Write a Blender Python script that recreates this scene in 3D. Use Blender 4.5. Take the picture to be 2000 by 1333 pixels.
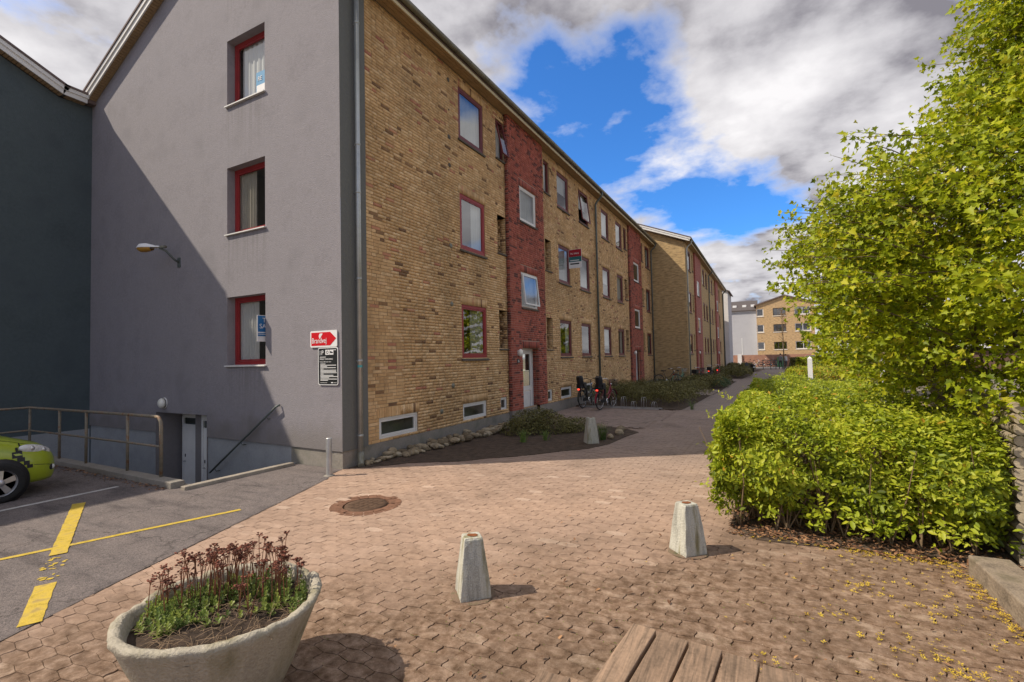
import bpy, math, random
import numpy as np
from mathutils import Vector, Matrix, Quaternion

for o in list(bpy.data.objects): bpy.data.objects.remove(o)
SC = bpy.context.scene
COL = SC.collection
RNG = np.random.default_rng(7)
random.seed(7)
V = Vector

# ------------------------------------------------------------------ camera
CAM = V((6.6921, -6.1025, 1.8915))
YAW, PITCH, ROLL, FPX = 0.4891, 0.0353, -0.0213, 941.67
cy_, sy_ = math.cos(YAW), math.sin(YAW)
fwd = V((-sy_, cy_, 0)); rgt = V((cy_, sy_, 0)); upv = V((0, 0, 1))
f2 = fwd*math.cos(PITCH)+upv*math.sin(PITCH); u2 = upv*math.cos(PITCH)-fwd*math.sin(PITCH)
r3 = rgt*math.cos(ROLL)+u2*math.sin(ROLL); u3 = u2*math.cos(ROLL)-rgt*math.sin(ROLL)
cd = bpy.data.cameras.new('camera'); cam = bpy.data.objects.new('camera', cd); COL.objects.link(cam)
m = Matrix((r3, u3, -f2)).transposed().to_4x4(); m.translation = CAM
cam.matrix_world = m
cd.sensor_width = 36; cd.sensor_fit = 'HORIZONTAL'; cd.lens = 36*FPX/2000
cd.clip_start = .05; cd.clip_end = 3000
SC.camera = cam

# ------------------------------------------------------------------ light
SUNH = V((0.83, 0.557)); SUNEL = math.radians(46.5)
SKY_STRENGTH, SUN_STRENGTH, EXPOSURE = 0.15, 2.78, 0.88
sd = bpy.data.lights.new('sun', 'SUN'); so = bpy.data.objects.new('sun', sd); COL.objects.link(so)
sdir = V((SUNH.x*math.cos(SUNEL), SUNH.y*math.cos(SUNEL), -math.sin(SUNEL))).normalized()
so.rotation_mode = 'QUATERNION'; so.rotation_quaternion = sdir.to_track_quat('-Z', 'Y')
so.location = (-30, -25, 40)
sd.energy = SUN_STRENGTH; sd.angle = math.radians(.53); sd.color = (1, .89, .74)
SC.view_settings.view_transform = 'Standard'; SC.view_settings.look = 'None'
SC.view_settings.exposure = EXPOSURE; SC.view_settings.gamma = 1

W = bpy.data.worlds.new('World'); SC.world = W; W.use_nodes = True
nt = W.node_tree; nt.nodes.clear()
def N(t, kind, **kw):
    n = t.nodes.new(kind)
    for k, v in kw.items():
        if k.startswith('i_'): n.inputs[k[2:].replace('_', ' ')].default_value = v
        else: setattr(n, k, v)
    return n
def L(t, a, b): t.links.new(a, b)
def mathn(t, op, a, b=None, clamp=False):
    n = t.nodes.new('ShaderNodeMath'); n.operation = op; n.use_clamp = clamp
    for i, x in enumerate((a, b)):
        if x is None: continue
        if isinstance(x, (int, float)): n.inputs[i].default_value = x
        else: L(t, x, n.inputs[i])
    return n.outputs[0]
def ramp(t, fac, stops, interp='LINEAR'):
    r = t.nodes.new('ShaderNodeValToRGB'); e = r.color_ramp.elements; r.color_ramp.interpolation = interp
    while len(e) < len(stops): e.new(.5)
    for el, (p, c) in zip(e, stops):
        el.position = p; el.color = (*c, 1) if len(c) == 3 else c
    if fac is not None: L(t, fac, r.inputs[0])
    return r.outputs[0]
def mixc(t, fac, a, b, blend='MIX'):
    n = t.nodes.new('ShaderNodeMix'); n.data_type = 'RGBA'; n.blend_type = blend
    for i, x in ((0, fac), (6, a), (7, b)):
        if isinstance(x, (int, float)): n.inputs[i].default_value = x
        elif isinstance(x, tuple): n.inputs[i].default_value = (*x, 1) if len(x) == 3 else x
        else: L(t, x, n.inputs[i])
    return n.outputs[2]
sky = N(nt, 'ShaderNodeTexSky'); sky.sky_type = 'NISHITA'; sky.sun_disc = False
sky.sun_elevation = SUNEL; sky.sun_rotation = math.atan2(-SUNH.x, -SUNH.y)
sky.altitude = 0; sky.air_density = 1.0; sky.dust_density = .2; sky.ozone_density = 3.0
# clouds: noise on a flat layer high above, seen in perspective
tc = N(nt, 'ShaderNodeTexCoord')
sp = N(nt, 'ShaderNodeSeparateXYZ'); L(nt, tc.outputs['Generated'], sp.inputs[0])
zc = mathn(nt, 'MAXIMUM', sp.outputs[2], .0)
zz = mathn(nt, 'ADD', zc, .22)
cx = mathn(nt, 'DIVIDE', sp.outputs[0], zz); cyy = mathn(nt, 'DIVIDE', sp.outputs[1], zz)
cb = N(nt, 'ShaderNodeCombineXYZ'); L(nt, cx, cb.inputs[0]); L(nt, cyy, cb.inputs[1])
CLOUD_OFF = (23.25, 7.79, 8.69)
va = N(nt, 'ShaderNodeVectorMath', operation='ADD'); L(nt, cb.outputs[0], va.inputs[0]); va.inputs[1].default_value = CLOUD_OFF
n1 = N(nt, 'ShaderNodeTexNoise', i_Scale=1.15, i_Detail=9.0, i_Roughness=.56, i_Distortion=.2); L(nt, va.outputs[0], n1.inputs['Vector'])
n2 = N(nt, 'ShaderNodeTexNoise', i_Scale=2.3, i_Detail=8.0, i_Roughness=.55); L(nt, va.outputs[0], n2.inputs['Vector'])
nb_ = mathn(nt, 'ADD', n1.outputs[0], ramp(nt, sp.outputs[2], [(.02, (.16,)*3), (.22, (0, 0, 0))]))       # cloud cover closes towards the horizon
mask = ramp(nt, nb_, [(.397, (0, 0, 0)), (.432, (.35,)*3), (.48, (1, 1, 1))])
CLOUD = 4.25
shade = ramp(nt, n2.outputs[0], [(.37, (.23*CLOUD, .22*CLOUD, .25*CLOUD)), (.48, (.54*CLOUD, .525*CLOUD, .55*CLOUD)), (.65, (.84*CLOUD, .82*CLOUD, .83*CLOUD))])
shade2 = mixc(nt, mask, (.92*CLOUD, .91*CLOUD, .92*CLOUD), shade)
blue = mixc(nt, 1.0, sky.outputs[0], (.21, .47, .76), 'MULTIPLY')
skycol = mixc(nt, mask, blue, shade2)
bg = N(nt, 'ShaderNodeBackground'); bg.inputs[1].default_value = SKY_STRENGTH; L(nt, skycol, bg.inputs[0])
wo = N(nt, 'ShaderNodeOutputWorld'); L(nt, bg.outputs[0], wo.inputs[0])

# ------------------------------------------------------------------ materials
MATS = {}
def mat(name, c=(.5, .5, .5), rough=.8, var=.12, vs=3.0, bump=.0, bs=60., tint=None, metal=0., spec=.3,
        c2=None, transl=0., streak=False, coat=0., detail=5.):
    """procedural material: base colour varied by two noises; tint = stops of a ramp read from the face attribute 'tint'"""
    if name in MATS: return MATS[name]
    M = bpy.data.materials.new(name); M.use_nodes = True; t = M.node_tree
    b = t.nodes['Principled BSDF']
    co = N(t, 'ShaderNodeTexCoord')
    geo = N(t, 'ShaderNodeNewGeometry')
    pos = geo.outputs['Position']
    if streak:
        mp = N(t, 'ShaderNodeMapping'); mp.inputs['Scale'].default_value = (1, 1, .12); L(t, pos, mp.inputs[0]); vec = mp.outputs[0]
    else: vec = pos
    na = N(t, 'ShaderNodeTexNoise', i_Scale=vs, i_Detail=detail, i_Roughness=.6); L(t, vec, na.inputs['Vector'])
    nb = N(t, 'ShaderNodeTexNoise', i_Scale=vs*14, i_Detail=3.0); L(t, pos, nb.inputs['Vector'])
    if tint:
        at = N(t, 'ShaderNodeAttribute'); at.attribute_name = 'tint'
        base = ramp(t, at.outputs['Fac'], tint)
    else: base = (*c, 1)
    f = mathn(t, 'ADD', mathn(t, 'MULTIPLY', na.outputs[0], .65), mathn(t, 'MULTIPLY', nb.outputs[0], .35))
    g = ramp(t, f, [(.3, (1-var*2,)*3), (.5, (1,)*3), (.7, (1+var*1.4,)*3)])
    col = mixc(t, 1.0, base, g, 'MULTIPLY')
    if c2 is not None:
        mk = ramp(t, na.outputs[0], [(.5, (0, 0, 0)), (.66, (1, 1, 1))]); col = mixc(t, mk, col, c2)
    L(t, col, b.inputs['Base Color'])
    b.inputs['Roughness'].default_value = rough; b.inputs['Metallic'].default_value = metal
    b.inputs['Specular IOR Level'].default_value = spec; b.inputs['Coat Weight'].default_value = coat
    if coat: b.inputs['Coat Roughness'].default_value = .06
    if bump:
        nc = N(t, 'ShaderNodeTexNoise', i_Scale=bs, i_Detail=4.0); L(t, pos, nc.inputs['Vector'])
        bp = N(t, 'ShaderNodeBump', i_Strength=bump, i_Distance=.01); L(t, nc.outputs[0], bp.inputs['Height']); L(t, bp.outputs[0], b.inputs['Normal'])
    if transl:
        tr = N(t, 'ShaderNodeBsdfTranslucent'); L(t, col, tr.inputs[0])
        mx = N(t, 'ShaderNodeMixShader'); mx.inputs[0].default_value = transl
        L(t, b.outputs[0], mx.inputs[1]); L(t, tr.outputs[0], mx.inputs[2])
        L(t, mx.outputs[0], t.nodes['Material Output'].inputs[0])
    MATS[name] = M
    return M
def glass_mat(name='window_glass', ior=3.0, tintc=(.75, .8, .8)):
    if name in MATS: return MATS[name]
    M = bpy.data.materials.new(name); M.use_nodes = True; t = M.node_tree; t.nodes.clear()
    fr = N(t, 'ShaderNodeFresnel'); fr.inputs[0].default_value = ior
    geo = N(t, 'ShaderNodeNewGeometry')
    nz = N(t, 'ShaderNodeTexNoise', i_Scale=1.1, i_Detail=1.0); L(t, geo.outputs['Position'], nz.inputs['Vector'])
    bp = N(t, 'ShaderNodeBump', i_Strength=.02, i_Distance=.05); L(t, nz.outputs[0], bp.inputs['Height'])
    gl = N(t, 'ShaderNodeBsdfGlossy'); gl.inputs['Roughness'].default_value = .0; L(t, bp.outputs[0], gl.inputs['Normal'])
    tr = N(t, 'ShaderNodeBsdfTransparent'); tr.inputs[0].default_value = (*tintc, 1)
    fac = mathn(t, 'ADD', mathn(t, 'MULTIPLY', fr.outputs[0], mathn(t, 'SUBTRACT', 1., geo.outputs['Backfacing'])), mathn(t, 'MULTIPLY', geo.outputs['Backfacing'], .2))   # thin pane: no inner total reflection
    mx = N(t, 'ShaderNodeMixShader'); L(t, fac, mx.inputs[0]); L(t, tr.outputs[0], mx.inputs[1]); L(t, gl.outputs[0], mx.inputs[2])
    o = N(t, 'ShaderNodeOutputMaterial'); L(t, mx.outputs[0], o.inputs[0])
    MATS[name] = M
    return M
def emis(name, c, s):
    M = bpy.data.materials.new(name); M.use_nodes = True; b = M.node_tree.nodes['Principled BSDF']
    b.inputs['Base Color'].default_value = (*c, 1); b.inputs['Emission Color'].default_value = (*c, 1); b.inputs['Emission Strength'].default_value = s
    return M

# ------------------------------------------------------------------ mesh helpers
class MB:
    """collects shapes; build() links them as ONE mesh object"""
    def __init__(s): s.v = []; s.f = []; s.t = []; s.sm = []
    def add(s, vs, fs, tint=0., smooth=False):
        o = len(s.v); s.v.extend([tuple(x) for x in vs]); s.f.extend([tuple(i+o for i in f) for f in fs])
        s.t.extend([tint]*len(fs)); s.sm.extend([smooth]*len(fs)); return s
    def box(s, a, b, tint=0., M=None):
        (x0, y0, z0), (x1, y1, z1) = a, b
        x0, x1 = min(x0, x1), max(x0, x1); y0, y1 = min(y0, y1), max(y0, y1); z0, z1 = min(z0, z1), max(z0, z1)
        vs = [(x0,y0,z0),(x1,y0,z0),(x1,y1,z0),(x0,y1,z0),(x0,y0,z1),(x1,y0,z1),(x1,y1,z1),(x0,y1,z1)]
        if M is not None: vs = [M @ V(p) for p in vs]
        return s.add(vs, [(0,3,2,1),(4,5,6,7),(0,1,5,4),(1,2,6,5),(2,3,7,6),(3,0,4,7)], tint)
    def quad(s, *p, tint=0.): return s.add(p, [tuple(range(len(p)))], tint)
    def prism(s, poly, z0, z1, tint=0.):
        n = len(poly); vs = [(x, y, z0) for x, y in poly]+[(x, y, z1) for x, y in poly]
        return s.add(vs, [tuple(range(n))[::-1], tuple(range(n, 2*n))]+[(i, (i+1) % n, n+(i+1) % n, n+i) for i in range(n)], tint)
    def tube(s, pts, r, n=8, tint=0., caps=True, smooth=True):
        pts = [V(p) for p in pts]; rs = r if isinstance(r, (list, tuple)) else [r]*len(pts)
        vs = []; fs = []; ref = None
        for i, p in enumerate(pts):
            d = (pts[min(i+1, len(pts)-1)]-pts[max(i-1, 0)])
            d = d.normalized() if d.length > 1e-9 else V((0, 0, 1))
            if ref is None: ref = V((0, 0, 1)) if abs(d.z) < .9 else V((1, 0, 0))
            a = d.cross(ref); a = a.normalized() if a.length > 1e-6 else d.orthogonal().normalized(); b = a.cross(d); ref = b
            for k in range(n):
                q = 2*math.pi*k/n; vs.append(p+(a*math.cos(q)+b*math.sin(q))*rs[i])
        for i in range(len(pts)-1):
            for k in range(n): fs.append((i*n+k, i*n+(k+1) % n, (i+1)*n+(k+1) % n, (i+1)*n+k))
        s.add(vs, fs, tint, smooth)
        if caps:
            o = len(s.v)-len(vs)
            s.f += [tuple(o+k for k in range(n))[::-1], tuple(o+(len(pts)-1)*n+k for k in range(n))]; s.t += [tint]*2; s.sm += [False]*2
        return s
    def lathe(s, prof, c=(0, 0, 0), n=24, axis='z', tint=0., smooth=True, jit=0.):
        vs = []; fs = []
        for r, h in prof:
            for k in range(n):
                q = 2*math.pi*k/n; rr = r+(random.uniform(-jit, jit) if jit else 0); hh = h+(random.uniform(-jit, jit) if jit else 0)
                x, y = rr*math.cos(q), rr*math.sin(q)
                p = (x, y, hh) if axis == 'z' else ((hh, x, y) if axis == 'x' else (x, hh, y))
                vs.append((p[0]+c[0], p[1]+c[1], p[2]+c[2]))
        for i in range(len(prof)-1):
            for k in range(n): fs.append((i*n+k, i*n+(k+1) % n, (i+1)*n+(k+1) % n, (i+1)*n+k))
        return s.add(vs, fs, tint, smooth)
    def disc(s, c, r, axis='z', n=20, tint=0.):
        vs = []
        for k in range(n):
            q = 2*math.pi*k/n; x, y = r*math.cos(q), r*math.sin(q)
            p = (x, y, 0) if axis == 'z' else ((0, x, y) if axis == 'x' else (x, 0, y))
            vs.append((p[0]+c[0], p[1]+c[1], p[2]+c[2]))
        return s.add(vs, [tuple(range(n))], tint)
    def ellipsoid(s, c, r, n=14, k=9, M=None, tint=0.):
        vs = []; fs = []
        for i in range(k+1):
            a = math.pi*i/k
            for j in range(n):
                q = 2*math.pi*j/n; p = V((r[0]*math.sin(a)*math.cos(q), r[1]*math.sin(a)*math.sin(q), r[2]*math.cos(a)))
                if M is not None: p = M @ p
                vs.append(p+V(c))
        for i in range(k):
            for j in range(n): fs.append((i*n+j, (i+1)*n+j, (i+1)*n+(j+1) % n, i*n+(j+1) % n))
        return s.add(vs, fs, tint, True)
    def mesh(s, name, mt):
        me = bpy.data.meshes.new(name); me.from_pydata([tuple(p) for p in s.v], [], s.f)
        me.polygons.foreach_set('use_smooth', s.sm)
        a = me.attributes.new('tint', 'FLOAT', 'FACE'); a.data.foreach_set('value', s.t)
        me.materials.append(mt); me.update(); return me
    def build(s, name, mt, parent=None, **kw): return link(name, s.mesh(name, mt), parent, **kw)
def link(name, me, parent=None, loc=None, rz=None, **kw):
    o = bpy.data.objects.new(name, me); COL.objects.link(o)
    if parent is not None: o.parent = parent
    if loc is not None: o.location = loc
    if rz is not None: o.rotation_euler = (0, 0, rz)
    tag(o, **kw); return o
def tag(o, label=None, cat=None, group=None, kind=None):
    if label: o['label'] = label
    if cat: o['category'] = cat
    if group: o['group'] = group
    if kind: o['kind'] = kind
    return o
def empty(name, loc=(0, 0, 0), rz=0., label=None, cat=None, group=None):
    o = bpy.data.objects.new(name, None); COL.objects.link(o); o.location = loc; o.rotation_euler = (0, 0, rz)
    o.empty_display_size = .1
    return tag(o, label, cat, group)
def copy_tree(o, parent=None):
    c = o.copy(); COL.objects.link(c); c.parent = parent
    for ch in list(o.children): copy_tree(ch, c)
    return c
def bulk(name, verts, loops_per, faces, tints, mt, parent=None, smooth=False, **kw):
    """fast mesh: verts (n,3), faces (m,loops_per) int arrays, tint per face"""
    me = bpy.data.meshes.new(name); verts = np.asarray(verts, np.float32); faces = np.asarray(faces, np.int32)
    me.vertices.add(len(verts)); me.vertices.foreach_set('co', verts.ravel())
    me.loops.add(faces.size); me.loops.foreach_set('vertex_index', faces.ravel())
    me.polygons.add(len(faces)); me.polygons.foreach_set('loop_start', np.arange(len(faces), dtype=np.int32)*loops_per)
    me.update(calc_edges=True)
    if smooth: me.polygons.foreach_set('use_smooth', np.ones(len(faces), bool))
    a = me.attributes.new('tint', 'FLOAT', 'FACE'); a.data.foreach_set('value', np.asarray(tints, np.float32))
    me.materials.append(mt); me.validate(); 
    return link(name, me, parent, **kw)
def frames(normal, along):
    """(n,3) normals and rough along-directions -> (n,3,3) with columns along, side, normal"""
    n = normal/np.linalg.norm(normal, axis=1, keepdims=True)
    a = along-n*(along*n).sum(1, keepdims=True); a /= np.linalg.norm(a, axis=1, keepdims=True)+1e-9
    return np.stack([a, np.cross(n, a), n], axis=2)
def scatter(name, tv, tf, pos, fr, sc, tints, mt, parent=None, **kw):
    tv = np.asarray(tv, float); tf = np.asarray(tf, int); n = len(pos); k = len(tv)
    vs = np.einsum('nij,kj->nki', fr, tv)*np.asarray(sc).reshape(-1, 1, 1)+np.asarray(pos)[:, None, :]
    fs = tf[None]+(np.arange(n)*k)[:, None, None]
    return bulk(name, vs.reshape(-1, 3), tf.shape[1], fs.reshape(-1, tf.shape[1]), np.repeat(tints, len(tf)), mt, parent, **kw)
def unit(n): 
    d = RNG.normal(size=(n, 3)); return d/np.linalg.norm(d, axis=1, keepdims=True)
def text(name, body, size, mt, M, parent=None, align='LEFT', ext=.0015, **kw):
    cu = bpy.data.curves.new(name, 'FONT'); cu.body = body; cu.size = size; cu.align_x = align; cu.extrude = ext
    tmp = bpy.data.objects.new('tmp', cu); COL.objects.link(tmp)
    me = bpy.data.meshes.new_from_object(tmp.evaluated_get(bpy.context.evaluated_depsgraph_get()))
    bpy.data.objects.remove(tmp); bpy.data.curves.remove(cu)
    me.name = name; me.transform(M); me.materials.clear(); me.materials.append(mt)
    return link(name, me, parent, **kw)
def basis(o, ex, ey):
    ex = V(ex).normalized(); ey = V(ey).normalized(); ez = ex.cross(ey)
    M_ = Matrix((ex, ey, ez)).transposed().to_4x4(); M_.translation = V(o); return M_
def in_view(p, mx=.12, far=80):
    d = V(p)-CAM; z = d.dot(f2)
    if z < .2 or z > far: return False
    x = d.dot(r3)/z*FPX/2000; y = d.dot(u3)/z*FPX/1333
    return abs(x) < .5+mx and abs(y) < .5+mx

# ------------------------------------------------------------------ palette
YB = [(0, (.19, .11, .06)), (.08, (.34, .20, .095)), (.3, (.53, .33, .155)), (.6, (.63, .41, .20)), (.85, (.72, .505, .275)), (.94, (.54, .27, .15)), (1, (.42, .17, .11))]
RB = [(0, (.13, .05, .042)), (.2, (.29, .08, .055)), (.6, (.41, .115, .078)), (1, (.48, .165, .105))]
m_yb = mat('yellow_brick', tint=YB, rough=.88, var=.2, vs=.8, bump=.35, bs=90)
m_rb = mat('red_brick', tint=RB, rough=.85, var=.18, vs=.9, bump=.3, bs=90)
m_mort = mat('mortar_buff', (.40, .285, .17), .95, .15, 5, .4, 120)
m_mortr = mat('mortar_pink', (.42, .27, .21), .95, .12, 5, .4, 120)
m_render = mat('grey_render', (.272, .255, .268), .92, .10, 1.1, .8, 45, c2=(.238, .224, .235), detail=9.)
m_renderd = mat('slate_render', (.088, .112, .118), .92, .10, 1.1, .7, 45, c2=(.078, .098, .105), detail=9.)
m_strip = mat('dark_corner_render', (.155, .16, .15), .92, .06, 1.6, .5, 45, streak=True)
m_plinth = mat('plinth_concrete', (.27, .245, .21), .92, .14, 2.2, .5, 40, c2=(.20, .19, .155))
m_plinthg = mat('plinth_grey_paint', (.31, .32, .325), .85, .1, 2.0, .3, 40)
m_redpaint = mat('red_window_paint', (.30, .028, .03), .45, .12, 4, spec=.4)
m_maroon = mat('maroon_window_paint', (.15, .03, .032), .5, .14, 4, spec=.4)
m_white = mat('white_paint', (.74, .73, .69), .5, .05, 4, spec=.35)
m_cream = mat('cream_paint', (.60, .53, .36), .6, .1, 2.5, spec=.3)
m_tan = mat('tan_soffit_board', (.36, .25, .14), .7, .12, 6)
m_slate = mat('dark_slate_sill', (.11, .095, .075), .8, .15, 8, .2)
m_zinc = mat('zinc_gutter', (.20, .195, .15), .45, .18, 3, metal=.35, spec=.5)
m_zincl = mat('zinc_pipe', (.42, .44, .42), .4, .12, 3, metal=.5, spec=.5)
m_zincd = mat('old_downpipe', (.13, .15, .14), .5, .15, 3, metal=.3)
m_roof = mat('roof_tile', (.16, .12, .11), .85, .15, 3, .5, 20)
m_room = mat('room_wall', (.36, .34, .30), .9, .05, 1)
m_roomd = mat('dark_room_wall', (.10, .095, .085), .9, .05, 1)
m_curt = mat('pale_curtain', (.84, .82, .77), .9, .06, 3, transl=.35)
m_curtb = mat('beige_curtain', (.55, .50, .40), .9, .08, 3, transl=.3)
m_blind = mat('grey_blind', (.62, .62, .60), .8, .05, 3)
m_glass = glass_mat()
m_glassg = glass_mat('clear_glass', 1.75, (.9, .92, .92))
m_glassd = glass_mat('basement_glass', 2.3, (.75, .8, .75))
m_galv = mat('galvanised_steel', (.48, .48, .47), .45, .12, 12, metal=.7, spec=.5)
m_rust = mat('rusty_rail_paint', (.23, .20, .15), .6, .25, 8, metal=.2, c2=(.20, .10, .05))
m_black = mat('black_plastic', (.018, .018, .02), .45, .1, 6, spec=.4)
m_conc = mat('weathered_concrete', (.42, .38, .31), .95, .2, 6, .9, 60, c2=(.24, .22, .15))
m_soil = mat('bed_soil', (.085, .06, .042), .98, .35, 7, 1.0, 60)
m_bwhite = mat('bright_white', (.80, .80, .78), .5, .03, 4)
m_globe = mat('milk_glass', (.80, .78, .68), .3, .04, 4, spec=.5)

def weather(M):
    """rain runs below the three window sills and grime above the ground line"""
    t = M.node_tree; b = t.nodes['Principled BSDF']; old = b.inputs['Base Color'].links[0].from_socket
    geo = N(t, 'ShaderNodeNewGeometry'); s = N(t, 'ShaderNodeSeparateXYZ'); L(t, geo.outputs['Position'], s.inputs[0])
    mp = N(t, 'ShaderNodeMapping'); mp.inputs['Scale'].default_value = (14, 14, .5); L(t, geo.outputs['Position'], mp.inputs[0]); n = N(t, 'ShaderNodeTexNoise', i_Scale=1., i_Detail=4.); L(t, mp.outputs[0], n.inputs['Vector'])
    zz = mathn(t, 'FRACT', mathn(t, 'DIVIDE', mathn(t, 'SUBTRACT', s.outputs[2], 1.85), 2.75))                  # 0 at a sill, 1 just below the next
    run = mathn(t, 'MULTIPLY', ramp(t, zz, [(.55, (0, 0, 0)), (.99, (1, 1, 1))]), ramp(t, mathn(t, 'ADD', mathn(t, 'MULTIPLY', s.outputs[0], .2), 1.), [(.325, (0, 0, 0)), (.345, (1, 1, 1)), (.585, (1, 1, 1)), (.60, (0, 0, 0))]))
    f1 = mathn(t, 'MULTIPLY', run, ramp(t, n.outputs[0], [(.42, (0, 0, 0)), (.62, (1, 1, 1))]))
    ng = N(t, 'ShaderNodeTexNoise', i_Scale=2.2, i_Detail=7.); L(t, geo.outputs['Position'], ng.inputs['Vector'])
    f2w = mathn(t, 'MULTIPLY', ramp(t, mathn(t, 'SUBTRACT', s.outputs[2], mathn(t, 'MULTIPLY', ng.outputs[0], .9)), [(.0, (1, 1, 1)), (.45, (0, 0, 0))]), .5)
    c = mixc(t, mathn(t, 'MULTIPLY', f1, .4), old, (.16, .15, .145)); c = mixc(t, f2w, c, (.17, .15, .125)); L(t, c, b.inputs['Base Color'])
weather(m_render)
C = .0667                              # brick course
def panel(mb, fn, u0, u1, z0, z1, holes, tint=0.):
    us = sorted({u0, u1, *[x for h in holes for x in h[:2] if u0 < x < u1]}); zs = sorted({z0, z1, *[x for h in holes for x in h[2:4] if z0 < x < z1]})
    for a, b in zip(us, us[1:]):
        for c, d in zip(zs, zs[1:]):
            um, zm = (a+b)/2, (c+d)/2
            if any(h[0] < um < h[1] and h[2] < zm < h[3] for h in holes): continue
            mb.quad(fn(a, c, 0), fn(b, c, 0), fn(b, d, 0), fn(a, d, 0), tint=tint)
def reveals(mb, fn, hole, depth, sides='lrtb'):
    a, b, c, d = hole[:4]
    if 'l' in sides: mb.quad(fn(a, c, 0), fn(a, d, 0), fn(a, d, -depth), fn(a, c, -depth))
    if 'r' in sides: mb.quad(fn(b, c, 0), fn(b, c, -depth), fn(b, d, -depth), fn(b, d, 0))
    if 't' in sides: mb.quad(fn(a, d, 0), fn(b, d, 0), fn(b, d, -depth), fn(a, d, -depth))
    if 'b' in sides: mb.quad(fn(a, c, 0), fn(a, c, -depth), fn(b, c, -depth), fn(b, c, 0))
def lay(u0, u1, z0, z1, holes, soldiers=(), rnd=random.Random(3), dark=.028, redp=.025, lo=.28, hi=.86):
    """running courses of stretchers and headers round the openings -> [(u0,u1,z0,z1,tint,proud)]"""
    out = []; j = .011; k = 0; z = z0
    blocks = list(holes)+[(a, b, c, d) for a, b, c, d in soldiers]
    def tint():
        r = rnd.random()
        if r < dark: return rnd.uniform(0, .07)
        if r < dark+redp: return rnd.uniform(.93, 1)
        return rnd.uniform(lo, hi) if rnd.random() < .75 else rnd.uniform(.42, .62)
    while z+C*.6 < z1:
        zt = min(z+C-j, z1-.002); zm = (z+zt)/2
        cuts = sorted((max(h[0], u0), min(h[1], u1)) for h in blocks if h[2] < zm < h[3] and h[1] > u0 and h[0] < u1)
        iv = []; a = u0
        for c0, c1 in cuts:
            if c0 > a+.02: iv.append((a, c0))
            a = max(a, c1)
        if u1 > a+.02: iv.append((a, u1))
        pat = rnd.choice(((.24, .24, .12), (.24, .12), (.24, .24, .24, .12)))
        off = (k*.12+rnd.choice((0, .06, .12)))
        for a, b in iv:
            p = math.floor((a-off)/.12)*.12+off; i = rnd.randrange(3)
            while p < b-.004:
                q = p+pat[i % len(pat)]; i += 1
                s, e = max(p, a), min(q, b)
                if e-s > .03: out.append((s+.005, e-.005, z, zt, tint(), rnd.uniform(-.0025, .0025)))
                p = q
        z += C; k += 1
    for a, b, c, d in soldiers:
        n = max(1, round((b-a)/C)); w = (b-a)/n
        for i in range(n): out.append((a+i*w+.004, a+(i+1)*w-.004, c+.003, d-.006, tint(), rnd.uniform(-.002, .003)))
    return out
BF = [(0, 1, 2, 3), (0, 4, 5, 1), (1, 5, 6, 2), (2, 6, 7, 3), (3, 7, 4, 0)]
def brick_mesh(bricks, fn, proud=.008, mtl=None, parent=None, keep=0, name='brick'):
    """the `keep` nearest bricks become objects of their own, the rest one 'stuff' part"""
    def key(b): return (V(fn((b[0]+b[1])/2, (b[2]+b[3])/2, 0))-CAM).length - (0 if in_view(fn((b[0]+b[1])/2, (b[2]+b[3])/2, 0), -.005) else -50)
    bricks = sorted(bricks, key=key) if keep else bricks
    cache = {}
    for b in bricks[:keep]:
        w, h = round((b[1]-b[0])/.01)*.01, b[3]-b[2]; ti = round(b[4]*24)/24; kk = (w, round(h, 3), ti)
        o0 = V(fn(0, 0, 0)); du = V(fn(1, 0, 0))-o0; dn = V(fn(0, 0, 1))-o0
        if kk not in cache:
            mb = MB(); U = V(du)*(w/2); Z = V((0, 0, h/2)); D = V(dn)
            fr = [-U-Z, U-Z, U+Z, -U+Z]; mb.add([p+D*proud for p in fr]+[p-D*.004 for p in fr], BF, ti); cache[kk] = mb.mesh(name, mtl)
        link(name, cache[kk], parent, loc=V(fn((b[0]+b[1])/2, (b[2]+b[3])/2, b[5])))
    rest = bricks[keep:]
    if not rest: return
    vs = []; ts = []
    for a, b, c, d, t_, p in rest:
        for n_ in (proud+p, -.004):
            vs += [fn(a, c, n_), fn(b, c, n_), fn(b, d, n_), fn(a, d, n_)]
        ts += [t_]*5
    fs = np.array(BF)[None]+(np.arange(len(rest))*8)[:, None, None]
    bulk(name+'_courses', vs, 4, fs.reshape(-1, 4), ts, mtl, parent, kind='stuff')

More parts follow.
